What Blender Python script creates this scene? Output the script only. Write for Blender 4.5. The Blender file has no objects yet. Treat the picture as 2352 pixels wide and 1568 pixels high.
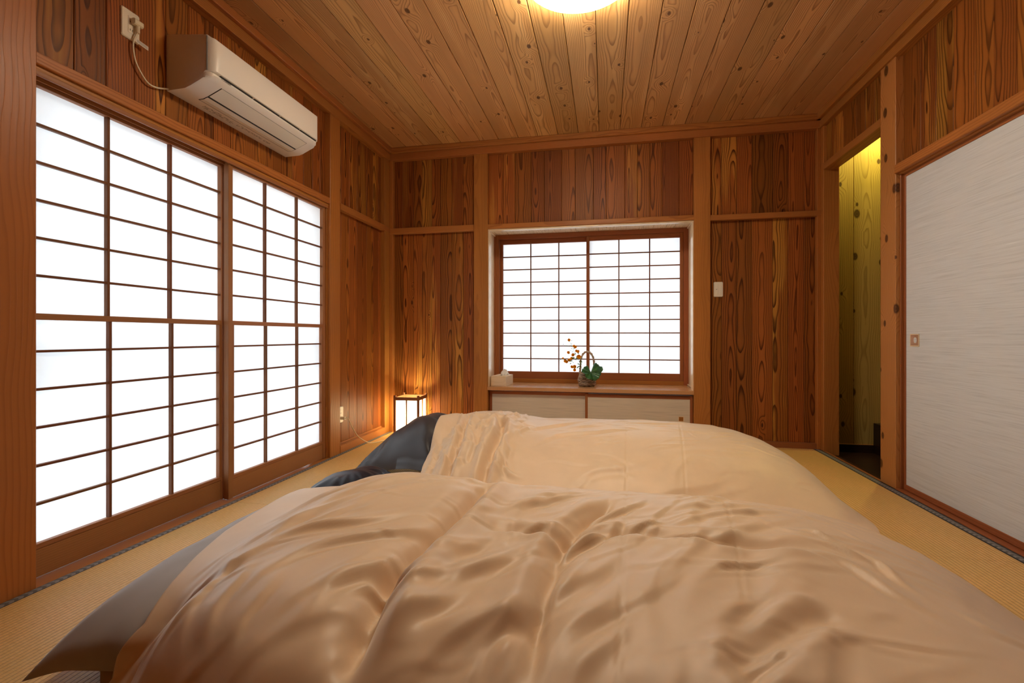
import bpy, math, random
import numpy as np
from mathutils import Matrix, Vector, Euler

# ------------------------------------------------------------------ camera, light, exposure
sc = bpy.context.scene
COL = sc.collection
PI = math.pi
F_PX, CXP, HZ, CAM_H = 1092.0, 1176.0, 771.0, 0.87
YAW = math.atan((1390.0 - 1176.0) / F_PX)
cam_d = bpy.data.cameras.new('camera')
cam_d.sensor_width = 36.0
cam_d.lens = 36.0 * F_PX / 2352.0
cam_d.shift_y = -(784.0 - HZ) / 2352.0
cam_d.clip_start = 0.02
cam = bpy.data.objects.new('camera', cam_d)
COL.objects.link(cam)
cam.location = (0, 0, CAM_H)
cam.rotation_euler = (PI / 2, 0, YAW)
sc.camera = cam

world = bpy.data.worlds.new('overcast_sky')
sc.world = world
world.use_nodes = True
bg = world.node_tree.nodes['Background']
bg.inputs[0].default_value = (0.86, 0.94, 1.0, 1)
bg.inputs[1].default_value = 2.4

sc.view_settings.view_transform = 'Standard'
sc.view_settings.look = 'None'
sc.view_settings.gamma = 1.0
sc.view_settings.use_curve_mapping = False
sc.view_settings.exposure = 1.05
LAMP_W = 22.0          # ceiling lamp shade emission
LANTERN_W = 4.6       # floor lantern bulb
CORRIDOR_W = 5.0      # corridor downlight
try:
    sc.cycles.use_denoising = True
    sc.cycles.max_bounces = 10
    sc.cycles.diffuse_bounces = 6
    sc.cycles.glossy_bounces = 4
    sc.cycles.transmission_bounces = 6
    sc.cycles.sample_clamp_indirect = 6.0
    sc.cycles.caustics_reflective = False
    sc.cycles.caustics_refractive = False
except Exception:
    pass

rng = random.Random(7)
nrng = np.random.RandomState(11)

# ------------------------------------------------------------------ pixel -> place helpers
_c, _s = math.cos(YAW), math.sin(YAW)
def ray(u, v):
    a = (u - CXP) / F_PX
    return (a * _c - _s, a * _s + _c, (HZ - v) / F_PX)
def onY(u, v, y):
    d = ray(u, v); t = y / d[1]
    return (t * d[0], y, CAM_H + t * d[2])
def onX(u, v, x):
    d = ray(u, v); t = x / d[0]
    return (x, t * d[1], CAM_H + t * d[2])
def onZ(u, v, z):
    d = ray(u, v); t = (z - CAM_H) / d[2]
    return (t * d[0], t * d[1], z)

# ------------------------------------------------------------------ node helpers
class NT:
    def __init__(self, name):
        self.m = bpy.data.materials.new(name)
        self.m.use_nodes = True
        self.t = self.m.node_tree
        self.b = self.t.nodes['Principled BSDF']
        self.out = self.t.nodes['Material Output']
    def n(self, typ, **kw):
        nd = self.t.nodes.new(typ)
        for k, v in kw.items():
            setattr(nd, k, v)
        return nd
    def put(self, sock, v):
        if isinstance(v, bpy.types.NodeSocket):
            self.t.links.new(v, sock)
        elif v is not None:
            if hasattr(sock.default_value, '__len__') and not hasattr(v, '__len__'):
                sock.default_value = [v] * len(sock.default_value)
            elif hasattr(v, '__len__') and len(v) == 3 and len(sock.default_value) == 4:
                sock.default_value = (*v, 1)
            else:
                sock.default_value = v
    def ma(self, op, a, b=None, c=None, clamp=False):
        nd = self.n('ShaderNodeMath', operation=op, use_clamp=clamp)
        self.put(nd.inputs[0], a); self.put(nd.inputs[1], b); self.put(nd.inputs[2], c)
        return nd.outputs[0]
    def xyz(self, x, y, z):
        nd = self.n('ShaderNodeCombineXYZ')
        self.put(nd.inputs[0], x); self.put(nd.inputs[1], y); self.put(nd.inputs[2], z)
        return nd.outputs[0]
    def sep(self, v):
        nd = self.n('ShaderNodeSeparateXYZ'); self.put(nd.inputs[0], v)
        return nd.outputs[0], nd.outputs[1], nd.outputs[2]
    def obj(self):
        return self.n('ShaderNodeTexCoord').outputs['Object']
    def rnd(self):
        return self.n('ShaderNodeObjectInfo').outputs['Random']
    def noise(self, vec, scale=1.0, detail=2.0, rough=0.5):
        nd = self.n('ShaderNodeTexNoise')
        self.put(nd.inputs['Vector'], vec); nd.inputs['Scale'].default_value = scale
        nd.inputs['Detail'].default_value = detail; nd.inputs['Roughness'].default_value = rough
        return nd.outputs[0]
    def ss(self, x, lo, hi, a=0.0, b=1.0):
        nd = self.n('ShaderNodeMapRange', interpolation_type='SMOOTHSTEP')
        self.put(nd.inputs[0], x); self.put(nd.inputs[1], lo); self.put(nd.inputs[2], hi)
        self.put(nd.inputs[3], a); self.put(nd.inputs[4], b)
        return nd.outputs[0]
    def mix(self, f, a, b, typ='MIX'):
        nd = self.n('ShaderNodeMix', data_type='RGBA', blend_type=typ)
        self.put(nd.inputs[0], f); self.put(nd.inputs[6], a); self.put(nd.inputs[7], b)
        return nd.outputs[2]
    def bump(self, h, strength=0.3, dist=0.002):
        nd = self.n('ShaderNodeBump')
        nd.inputs['Strength'].default_value = strength; nd.inputs['Distance'].default_value = dist
        self.put(nd.inputs['Height'], h)
        self.put(self.b.inputs['Normal'], nd.outputs[0])
    def frac(self, x, k):
        return self.ma('FRACT', self.ma('MULTIPLY', x, k))

def plain(name, col, rough=0.5, spec=0.5, metal=0.0, emit=None, es=0.0):
    t = NT(name)
    t.put(t.b.inputs['Base Color'], col)
    t.b.inputs['Roughness'].default_value = rough
    t.b.inputs['Specular IOR Level'].default_value = spec
    t.b.inputs['Metallic'].default_value = metal
    if emit:
        t.put(t.b.inputs['Emission Color'], emit)
        t.b.inputs['Emission Strength'].default_value = es
    return t.m

def wood(name, light, dark, sap=None, sap_amt=0.0, ring=110.0, depth=(0.015, 0.07), wob=0.05, line=0.75,
         knots=0.0, kscale=(7.0, 2.6), ksize=0.10, kcol=(0.035, 0.012, 0.005), vary=0.35, rough=0.38, cxs=0.10, spec=0.3):
    """Sawn cedar: growth rings cut by the board face, boards along local Z, every board different."""
    t = NT(name)
    x, y, z = t.sep(t.obj())
    r0 = t.rnd()
    r1 = t.frac(r0, 17.37); r2 = t.frac(r0, 41.91); r3 = t.frac(r0, 93.13); r4 = t.frac(r0, 7.77)
    zz = t.ma('ADD', z, t.ma('MULTIPLY', r0, 61.0))
    cx = t.ma('MULTIPLY', t.ma('SUBTRACT', r1, 0.5), cxs)
    d0 = t.ma('ADD', depth[0], t.ma('MULTIPLY', r2, depth[1] - depth[0]))
    lw = t.noise(t.xyz(t.ma('MULTIPLY', r3, 30.0), 0.0, zz), 1.1, 2.5, 0.55)
    d1 = t.ma('ADD', d0, t.ma('MULTIPLY', t.ma('SUBTRACT', lw, 0.5), wob * 2.4))
    lx = t.noise(t.xyz(t.ma('MULTIPLY', r4, 50.0), 3.3, zz), 1.4, 2.0, 0.5)
    xo = t.ma('SUBTRACT', t.ma('SUBTRACT', x, cx), t.ma('MULTIPLY', t.ma('SUBTRACT', lx, 0.5), 0.05))
    dist = t.noise(t.xyz(t.ma('MULTIPLY', x, 14.0), t.ma('MULTIPLY', y, 14.0), t.ma('MULTIPLY', zz, 2.2)), 1.0, 2.0, 0.5)
    dd = t.ma('ADD', d1, t.ma('MULTIPLY', y, 0.6))
    rad = t.ma('SQRT', t.ma('ADD', t.ma('MULTIPLY', xo, xo), t.ma('MULTIPLY', dd, dd)))
    rad = t.ma('ADD', rad, t.ma('MULTIPLY', t.ma('SUBTRACT', dist, 0.5), 0.012))
    kmask = None
    if knots > 0:
        vo = t.n('ShaderNodeTexVoronoi', feature='F1', voronoi_dimensions='2D')
        t.put(vo.inputs['Vector'], t.xyz(t.ma('ADD', t.ma('MULTIPLY', t.ma('ADD', x, y), kscale[0]), t.ma('MULTIPLY', r3, 20.0)), t.ma('MULTIPLY', zz, kscale[1]), 0.0))
        vo.inputs['Scale'].default_value = 1.0
        vd = vo.outputs['Distance']
        cr, cg, cb = t.sep(vo.outputs['Color'])
        pres = t.ma('LESS_THAN', cr, knots)
        size = t.ma('MULTIPLY', ksize, t.ma('ADD', 0.35, t.ma('MULTIPLY', cg, 0.9)))
        q = t.ma('DIVIDE', vd, size)
        kmask = t.ma('MULTIPLY', t.ss(q, 1.0, 0.55), pres)
        defl = t.ma('MULTIPLY', t.ss(q, 4.5, 0.0), pres)
        rad = t.ma('ADD', rad, t.ma('MULTIPLY', defl, 0.03))
    fr = t.ma('FRACT', t.ma('MULTIPLY', rad, ring))
    up = t.ss(fr, 0.30, 0.93)
    dn = t.ss(fr, 0.93, 1.0, 1.0, 0.0)
    ln = t.ma('MULTIPLY', t.ma('POWER', up, 2.2), dn)
    fib = t.noise(t.xyz(t.ma('MULTIPLY', x, 260.0), t.ma('MULTIPLY', y, 260.0), t.ma('MULTIPLY', zz, 5.0)), 1.0, 2.0, 0.6)
    big = t.noise(t.xyz(t.ma('MULTIPLY', x, 9.0), t.ma('MULTIPLY', r1, 40.0), t.ma('MULTIPLY', zz, 0.8)), 1.0, 3.0, 0.55)
    amt = t.ma('MULTIPLY', ln, t.ma('MULTIPLY', line, t.ss(big, 0.25, 0.7, 0.55, 1.0)))
    colr = t.mix(t.ma('MULTIPLY', t.ma('SUBTRACT', fib, 0.35), 0.7, clamp=True), light, tuple(0.62 * a + 0.38 * b for a, b in zip(light, dark)))
    if sap is not None:
        sp = t.ma('MULTIPLY', t.ss(t.ma('ADD', big, t.ma('MULTIPLY', t.ma('SUBTRACT', r4, 0.5), 0.35)), 0.60, 0.72), sap_amt)
        colr = t.mix(sp, colr, sap)
    colr = t.mix(amt, colr, dark)
    val = t.ma('ADD', 1.0 - vary, t.ma('MULTIPLY', r3, 2.0 * vary))
    val = t.ma('MULTIPLY', val, t.ss(big, 0.2, 0.8, 0.85, 1.12))
    hs = t.n('ShaderNodeHueSaturation')
    t.put(hs.inputs['Color'], colr); t.put(hs.inputs['Value'], val)
    t.put(hs.inputs['Hue'], t.ma('ADD', 0.494, t.ma('MULTIPLY', r2, 0.012)))
    colr = hs.outputs[0]
    if kmask is not None:
        kr = t.ma('FRACT', t.ma('MULTIPLY', q, 2.3))
        kc = t.mix(t.ss(kr, 0.2, 0.9, 0.0, 0.6), kcol, tuple(0.45 * a + 0.55 * b for a, b in zip(dark, kcol)))
        colr = t.mix(t.ma('MULTIPLY', kmask, 0.88), colr, kc)
    t.put(t.b.inputs['Base Color'], colr)
    t.put(t.b.inputs['Roughness'], t.ma('ADD', rough - 0.05, t.ma('MULTIPLY', fib, 0.16)))
    t.b.inputs['Specular IOR Level'].default_value = spec
    t.bump(t.ma('ADD', ln, t.ma('MULTIPLY', fib, 0.5)), 0.22, 0.0012)
    return t.m

M = {}
M['board'] = wood('cedar_wall_board', (0.31, 0.098, 0.018), (0.060, 0.015, 0.003), sap=(0.50, 0.23, 0.040), sap_amt=0.6,
                  ring=85, knots=0.05, ksize=0.07, vary=0.25, rough=0.40, line=1.0, spec=0.18)
M['ceil'] = wood('cedar_ceiling_board', (0.62, 0.345, 0.135), (0.21, 0.085, 0.026), sap=(0.70, 0.45, 0.20), sap_amt=0.5,
                 ring=120, knots=0.42, kscale=(6.0, 3.4), ksize=0.078, kcol=(0.075, 0.030, 0.012), vary=0.14, rough=0.45, line=0.75, wob=0.032, spec=0.2)
M['post'] = wood('cedar_post', (0.42, 0.158, 0.036), (0.24, 0.080, 0.018), spec=0.2, ring=110, depth=(0.05, 0.20), wob=0.03, line=0.42,
                 vary=0.08, rough=0.34, cxs=0.35)
M['knot_post'] = wood('knotty_cedar_post', (0.48, 0.195, 0.062), (0.26, 0.085, 0.024), spec=0.2, ring=120, depth=(0.04, 0.1), line=0.55,
                      knots=0.75, kscale=(7.0, 4.4), ksize=0.155, vary=0.05, rough=0.36)
M['rail'] = wood('cedar_rail', (0.42, 0.165, 0.040), (0.23, 0.075, 0.017), spec=0.2, ring=170, depth=(0.08, 0.3), wob=0.015, line=0.65,
                 vary=0.08, rough=0.36, cxs=0.3)
M['shoji_wood'] = wood('shoji_frame_wood', (0.36, 0.150, 0.055), (0.22, 0.082, 0.026), ring=200, depth=(0.1, 0.3), wob=0.015, line=0.5,
                       vary=0.06, rough=0.4, cxs=0.3)
M['shoji_bar'] = wood('shoji_lattice_wood', (0.19, 0.075, 0.032), (0.12, 0.042, 0.016), ring=200, depth=(0.1, 0.3), wob=0.015, line=0.5, vary=0.06, rough=0.45, cxs=0.3, spec=0.15)  # frame wood darkened: the backlit shade is put into the bar colour
M['red_wood'] = wood('red_brown_frame_wood', (0.33, 0.108, 0.036), (0.18, 0.052, 0.017), ring=170, depth=(0.1, 0.3), wob=0.015, line=0.5,
                     vary=0.06, rough=0.35, cxs=0.3)
M['pale'] = wood('pale_lining_wood', (0.82, 0.64, 0.42), (0.60, 0.40, 0.21), ring=140, depth=(0.05, 0.2), line=0.55, vary=0.05, rough=0.26, spec=0.6)
M['ledge'] = wood('glossy_ledge_wood', (0.56, 0.29, 0.12), (0.36, 0.16, 0.055), ring=150, depth=(0.08, 0.3), wob=0.015, line=0.5, vary=0.05, rough=0.16, cxs=0.3, spec=1.0)
M['box_wood'] = wood('paulownia_box_wood', (0.78, 0.62, 0.42), (0.62, 0.45, 0.27), ring=120, depth=(0.08, 0.2), line=0.4, vary=0.04, rough=0.5)
M['corr'] = wood('corridor_cedar_board', (0.50, 0.34, 0.10), (0.22, 0.125, 0.03), ring=80, knots=0.55, kscale=(6.0, 3.6), ksize=0.14,
                 vary=0.12, rough=0.4, line=0.7)
M['dark_floor'] = wood('dark_stained_floor', (0.030, 0.013, 0.009), (0.015, 0.006, 0.004), ring=90, vary=0.1, rough=0.3)
M['backing'] = plain('wall_backing', (0.045, 0.018, 0.008), 0.9, 0.1)
M['white_pl'] = plain('ac_white_plastic', (0.80, 0.77, 0.72), 0.38)
M['flap_pl'] = plain('ac_flap_plastic', (0.76, 0.73, 0.64), 0.4)
M['black'] = plain('black_gap', (0.006, 0.006, 0.006), 0.6)
M['grey_print'] = plain('grey_print', (0.10, 0.10, 0.10), 0.6)
M['plate_pl'] = plain('ivory_plastic', (0.80, 0.74, 0.62), 0.35)
M['cord_pl'] = plain('cream_cord', (0.75, 0.66, 0.48), 0.45)
M['alu'] = plain('pale_track', (0.72, 0.72, 0.74), 0.4)  # outer sash metal; also the painted light in the cabinet's upper groove
M['outside'] = plain('outside_concrete', (0.80, 0.80, 0.78), 0.9)
M['eave'] = plain('eave_board', (0.35, 0.33, 0.29), 0.8)
M['tag'] = plain('pillow_tag_cloth', (0.80, 0.74, 0.66), 0.8)

def paper_mat(name, trans, diff, fac):
    t = NT(name)
    nz = t.noise(t.obj(), 60.0, 4.0, 0.7)
    n2 = t.noise(t.obj(), 9.0, 3.0, 0.6)
    v = t.ma('ADD', 0.93, t.ma('MULTIPLY', t.ma('ADD', nz, n2), 0.07))
    tr = t.n('ShaderNodeBsdfTranslucent'); di = t.n('ShaderNodeBsdfDiffuse')
    t.put(tr.inputs[0], t.mix(1.0, trans, v, 'MULTIPLY')); t.put(di.inputs[0], diff)
    mx = t.n('ShaderNodeMixShader'); mx.inputs[0].default_value = fac
    t.t.links.new(di.outputs[0], mx.inputs[1]); t.t.links.new(tr.outputs[0], mx.inputs[2])
    t.t.links.new(mx.outputs[0], t.out.inputs[0])
    return t.m
M['paper'] = paper_mat('shoji_paper', (0.93, 0.96, 1.0), (0.74, 0.77, 0.80), 0.45)
M['lamp_paper'] = paper_mat('lantern_paper', (1.0, 0.93, 0.80), (0.85, 0.82, 0.75), 0.6)

def fusuma_mat(name, col):
    t = NT(name)
    x, y, z = t.sep(t.obj())
    a = t.noise(t.xyz(t.ma('MULTIPLY', x, 5.0), t.ma('MULTIPLY', y, 5.0), t.ma('MULTIPLY', z, 330.0)), 1.0, 2.0, 0.6)
    b = t.noise(t.xyz(t.ma('MULTIPLY', x, 2.0), t.ma('MULTIPLY', y, 2.0), t.ma('MULTIPLY', z, 150.0)), 1.0, 2.0, 0.6)
    w = t.ma('ADD', t.ma('MULTIPLY', a, 0.6), t.ma('MULTIPLY', b, 0.4))
    colr = t.mix(t.ss(w, 0.30, 0.58), tuple(c * 0.80 for c in col), col)
    colr = t.mix(t.ss(w, 0.62, 0.72), colr, tuple(min(1, c * 1.22) for c in col))
    t.put(t.b.inputs['Base Color'], colr)
    t.b.inputs['Roughness'].default_value = 0.6
    t.b.inputs['Specular IOR Level'].default_value = 0.25
    t.bump(w, 0.3, 0.001)
    return t.m
M['fusuma'] = fusuma_mat('ribbed_fusuma_paper', (0.63, 0.665, 0.70))
M['cab_panel'] = fusuma_mat('ribbed_cabinet_paper', (0.64, 0.57, 0.46))

def tatami_mat():
    t = NT('tatami_rush')
    x, y, z = t.sep(t.obj())
    r = t.rnd()
    P = 0.0158
    ph = t.ma('FRACT', t.ma('DIVIDE', t.ma('ADD', x, 5.0), P))
    tri = t.ma('ABSOLUTE', t.ma('SUBTRACT', ph, 0.5))            # 0.5 at the groove
    rib = t.ss(tri, 0.5, 0.30)
    row = t.ma('FLOOR', t.ma('DIVIDE', t.ma('ADD', x, 5.0), P))
    wv = t.noise(t.xyz(t.ma('MULTIPLY', row, 3.7), 0.0, t.ma('MULTIPLY', y, 210.0)), 1.0, 1.0, 0.5)
    fib = t.noise(t.xyz(t.ma('MULTIPLY', x, 40.0), 0.0, t.ma('MULTIPLY', y, 420.0)), 1.0, 2.0, 0.6)
    pat = t.noise(t.xyz(t.ma('MULTIPLY', x, 3.0), t.ma('MULTIPLY', r, 30.0), t.ma('MULTIPLY', y, 3.0)), 1.0, 3.0, 0.6)
    c = t.mix(t.ss(fib, 0.3, 0.7), (0.63, 0.350, 0.105), (0.83, 0.495, 0.178))
    c = t.mix(t.ss(wv, 0.35, 0.65, 0.0, 0.35), c, (0.76, 0.51, 0.215))
    c = t.mix(t.ss(rib, 0.0, 0.8, 0.62, 0.0), c, (0.20, 0.105, 0.03))
    c = t.mix(t.ss(pat, 0.3, 0.75, 0.0, 0.35), c, (0.52, 0.38, 0.12))
    t.put(t.b.inputs['Base Color'], c)
    t.b.inputs['Roughness'].default_value = 0.5
    t.b.inputs['Specular IOR Level'].default_value = 0.4
    t.bump(t.ma('ADD', rib, t.ma('MULTIPLY', wv, 0.35)), 0.55, 0.0018)
    return t.m
M['tatami'] = tatami_mat()

def heri_mat():
    t = NT('tatami_border_cloth')
    x, y, z = t.sep(t.obj())
    st = t.ma('FRACT', t.ma('MULTIPLY', t.ma('ADD', y, t.ma('MULTIPLY', t.ma('ABSOLUTE', x), 0.8)), 38.0))
    wv = t.noise(t.obj(), 300.0, 2.0, 0.6)
    e = t.ss(t.ma('ABSOLUTE', x), 0.0125, 0.0150)
    c = t.mix(t.ss(t.ma('ADD', st, t.ma('MULTIPLY', t.ma('SUBTRACT', wv, 0.5), 0.5)), 0.35, 0.6), (0.105, 0.098, 0.095), (0.23, 0.22, 0.215))
    c = t.mix(e, c, (0.03, 0.028, 0.03))
    t.put(t.b.inputs['Base Color'], c)
    t.b.inputs['Roughness'].default_value = 0.7
    t.bump(wv, 0.4, 0.001)
    return t.m
M['heri'] = heri_mat()

def cloth_mat(name, col, rough=0.42, sheen=0.25, spec=0.45, aniso=0.0):
    t = NT(name)
    x, y, z = t.sep(t.obj())
    wv = t.noise(t.obj(), 900.0, 1.0, 0.5)
    f = t.noise(t.obj(), 7.0, 3.0, 0.6)
    t.put(t.b.inputs['Base Color'], t.mix(t.ss(f, 0.3, 0.7), tuple(c * 0.94 for c in col), col))
    t.b.inputs['Roughness'].default_value = rough
    t.b.inputs['Specular IOR Level'].default_value = spec
    t.b.inputs['Sheen Weight'].default_value = sheen
    t.b.inputs['Sheen Roughness'].default_value = 0.35
    t.bump(wv, 0.06, 0.0004)
    return t.m
M['duvet'] = cloth_mat('beige_sateen', (0.735, 0.55, 0.37), 0.48, 0.35, 0.4)
M['mattress'] = cloth_mat('mattress_cloth', (0.45, 0.33, 0.20), 0.8, 0.1, 0.2)
M['grey_cloth'] = cloth_mat('grey_pillow_cloth', (0.39, 0.37, 0.37), 0.6, 0.35, 0.3)
M['char_cloth'] = cloth_mat('charcoal_sateen', (0.048, 0.043, 0.045), 0.42, 0.10, 0.45)
M['navy_cloth'] = cloth_mat('navy_sateen', (0.012, 0.013, 0.022), 0.42, 0.06, 0.4)

# ------------------------------------------------------------------ object helpers
WM = {}                     # world matrix of every object made here
def link(o, parent=None, mw=None):
    COL.objects.link(o)
    mw = mw or Matrix.Identity(4)
    WM[o.name] = mw
    if parent is not None:
        o.parent = parent
        o.matrix_basis = WM[parent.name].inverted() @ mw
    else:
        o.matrix_basis = mw
    return o
def tag(o, label=None, cat=None, group=None, kind=None):
    if label: o['label'] = label
    if cat: o['category'] = cat
    if group: o['group'] = group
    if kind: o['kind'] = kind
    return o
def empty(name, loc, label=None, cat=None, group=None, kind=None):
    o = bpy.data.objects.new(name, None)
    o.empty_display_size = 0.05
    link(o, None, Matrix.Translation(loc))
    return tag(o, label, cat, group, kind)
def mesh(name, verts, faces, mat, parent=None, smooth=False, mw=None):
    me = bpy.data.meshes.new(name)
    me.from_pydata([tuple(v) for v in verts], [], faces)
    me.update()
    if mat is not None: me.materials.append(mat)
    if smooth:
        me.polygons.foreach_set('use_smooth', [True] * len(me.polygons))
    return link(bpy.data.objects.new(name, me), parent, mw)

AXROT = {'z': Matrix.Identity(4), 'x': Matrix.Rotation(PI / 2, 4, 'Y'), 'y': Matrix.Rotation(-PI / 2, 4, 'X')}
_cache = {}
def bar_mesh(a, b, L, c, mat):
    """Chamfered bar: local X width a, local Y thickness b, local Z length L."""
    key = (round(a, 4), round(b, 4), round(L, 4), round(c, 4), mat.name)
    if key in _cache: return _cache[key]
    c = min(c, a * 0.4, b * 0.4)
    ha, hb, hl = a / 2, b / 2, L / 2
    ring = [(-ha + c, -hb), (ha - c, -hb), (ha, -hb + c), (ha, hb - c), (ha - c, hb), (-ha + c, hb), (-ha, hb - c), (-ha, -hb + c)]
    vs = [(x, y, -hl) for x, y in ring] + [(x, y, hl) for x, y in ring]
    fs = [tuple(range(7, -1, -1)), tuple(range(8, 16))]
    for i in range(8):
        j = (i + 1) % 8
        fs.append((i, j, j + 8, i + 8))
    me = bpy.data.meshes.new('bar')
    me.from_pydata(vs, [], fs); me.update(); me.materials.append(mat)
    _cache[key] = me
    return me
def bar(name, x0, x1, y0, y1, z0, z1, mat, parent=None, axis='z', c=0.0015):
    if x1 < x0: x0, x1 = x1, x0
    if y1 < y0: y0, y1 = y1, y0
    if z1 < z0: z0, z1 = z1, z0
    dx, dy, dz = x1 - x0, y1 - y0, z1 - z0
    if axis == 'z': a, b, L = dx, dy, dz
    elif axis == 'x': a, b, L = dz, dy, dx
    else: a, b, L = dx, dz, dy
    o = bpy.data.objects.new(name, bar_mesh(a, b, L, c, mat))
    return link(o, parent, Matrix.Translation(((x0 + x1) / 2, (y0 + y1) / 2, (z0 + z1) / 2)) @ AXROT[axis])
def slabs(name, boxes, mat, kind='structure', label=None):
    vs, fs = [], []
    for x0, x1, y0, y1, z0, z1 in boxes:
        k = len(vs)
        vs += [(x, y, z) for z in (z0, z1) for y in (y0, y1) for x in (x0, x1)]
        fs += [(k, k + 2, k + 3, k + 1), (k + 4, k + 5, k + 7, k + 6), (k, k + 1, k + 5, k + 4),
               (k + 2, k + 6, k + 7, k + 3), (k, k + 4, k + 6, k + 2), (k + 1, k + 3, k + 7, k + 5)]
    o = mesh(name, vs, fs, mat)
    return tag(o, label, None, None, kind)
def tube(name, pts, rad, mat, parent=None, n=8, smooth=True, closed_ends=True):
    pts = [Vector(p) for p in pts]
    rads = rad if hasattr(rad, '__len__') else [rad] * len(pts)
    vs, fs = [], []
    up = Vector((0, 0, 1))
    prev = None
    for i, p in enumerate(pts):
        d = (pts[min(i + 1, len(pts) - 1)] - pts[max(i - 1, 0)]).normalized()
        if prev is None:
            a = d.cross(up) if abs(d.z) < 0.95 else d.cross(Vector((1, 0, 0)))
        else:
            a = prev - d * prev.dot(d)
        a.normalize(); b = d.cross(a); prev = a
        for k in range(n):
            th = 2 * PI * k / n
            vs.append(p + (a * math.cos(th) + b * math.sin(th)) * rads[i])
    for i in range(len(pts) - 1):
        for k in range(n):
            j = (k + 1) % n
            fs.append((i * n + k, i * n + j, (i + 1) * n + j, (i + 1) * n + k))
    if closed_ends:
        fs.append(tuple(range(n - 1, -1, -1))); fs.append(tuple((len(pts) - 1) * n + k for k in range(n)))
    return mesh(name, vs, fs, mat, parent, smooth)
def spline(P, n=10):
    P = [Vector(p) for p in P]
    out = []
    for i in range(len(P) - 1):
        p0, p1, p2, p3 = P[max(i - 1, 0)], P[i], P[i + 1], P[min(i + 2, len(P) - 1)]
        for k in range(n):
            t = k / n
            out.append(0.5 * ((2 * p1) + (p2 - p0) * t + (2 * p0 - 5 * p1 + 4 * p2 - p3) * t * t + (3 * p1 - p0 - 3 * p2 + p3) * t ** 3))
    out.append(P[-1])
    return out
def lathe(name, prof, mat, parent=None, n=40, center=(0, 0, 0), smooth=True):
    vs, fs = [], []
    for r, z in prof:
        for k in range(n):
            th = 2 * PI * k / n
            vs.append((center[0] + r * math.cos(th), center[1] + r * math.sin(th), center[2] + z))
    for i in range(len(prof) - 1):
        for k in range(n):
            j = (k + 1) % n
            fs.append((i * n + k, i * n + j, (i + 1) * n + j, (i + 1) * n + k))
    return mesh(name, vs, fs, mat, parent, smooth)

# ------------------------------------------------------------------ main dimensions (metres)
XL, XR, YB, YR = -1.925, 1.62, 4.025, -0.55        # faces of the posts on each side, rear wall
LB, RB, BB = XL - 0.04, XR + 0.04, YB + 0.04       # faces of the boards
ZC0, ZC1, ZC = 2.457, 2.515, 2.56                  # crown bottom, crown step, ceiling
ZN0, ZN1 = 1.80, 1.848                             # picture rail (nageshi)
BT = 0.012

# ------------------------------------------------------------------ floor
slabs('floor', [(-2.10, 1.72, -0.70, 4.62, -0.12, -0.032)], M['backing'])
floor = bpy.data.objects['floor']
xe = [XL + (XR - 0.005 - XL) * i / 4 for i in range(5)]
ye = [YR, 0.33, 2.165, YB + 0.01]
HW = 0.033
for i in range(4):
    for j in range(3):
        m_ = bar('tatami_mat', xe[i] + 0.0008, xe[i + 1] - 0.0008, ye[j] + 0.0008, ye[j + 1] - 0.0008, -0.032, 0.0, M['tatami'], floor, axis='z', c=0.003)
        hw = 0.048 if i == 3 else HW
        for (a, b) in ((xe[i], xe[i] + HW), (xe[i + 1] - hw, xe[i + 1])):
            bar('border_strip', a + 0.0012, b - 0.0012, ye[j] + 0.001, ye[j + 1] - 0.001, -0.004, 0.0012, M['heri'], m_, axis='z', c=0.0006)

# ------------------------------------------------------------------ walls: backing slabs
SY0, SY1 = 1.295, 3.081                            # shoji opening
DX = -2.10
slabs('wall_left', [(DX, LB - BT, -0.70, SY0, -0.1, 2.66), (DX, LB - BT, SY1, 4.62, -0.1, 2.66), (DX, LB - BT, SY0, SY1, 1.83, 2.66),
                    (DX, XL - 0.14, SY0, SY1, -0.1, -0.03)], M['backing'])
WX0, WX1 = -1.005, 0.699                           # window opening between posts
slabs('wall_back', [(DX, WX0 - 0.055, BB + BT, 4.62, -0.1, 2.66), (WX1 + 0.043, 1.715, BB + BT, 4.19, -0.1, 2.66), (WX0 - 0.055, WX1 + 0.043, BB + BT, 4.62, 1.849, 2.66),
                    (WX0 - 0.055, WX1 + 0.043, 4.56, 4.62, -0.1, 0.43), (WX1 + 0.043, 1.735, 4.19, 4.62, -0.1, 2.66)], M['backing'])
FY0, FY1 = 1.27, 3.072                             # fusuma opening
OY0, OY1 = 3.224, 3.98                             # doorway to the corridor
slabs('wall_right', [(RB + BT, 1.72, -0.70, OY0, 1.85, 2.66), (RB + BT, 1.72, OY0, OY1, 2.20, 2.66), (RB + BT, 1.72, OY1 + 0.01, 4.15, 2.0, 2.66),
                     (RB + BT, 1.80, -0.70, FY0, -0.1, 1.86), (1.715, 1.80, FY0, FY1 + 0.05, -0.1, 1.86), (RB + BT, 1.718, FY1 + 0.01, OY0 - 0.01, -0.1, 2.0)], M['backing'])
slabs('wall_rear', [(DX, 1.80, -0.70, YR - BT, -0.1, 2.66)], M['backing'])
slabs('ceiling', [(DX, 1.80, -0.70, 4.62, ZC + 0.014, 2.66)], M['backing'])
W = {k: bpy.data.objects[k] for k in ('wall_left', 'wall_back', 'wall_right', 'wall_rear', 'ceiling')}

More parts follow.
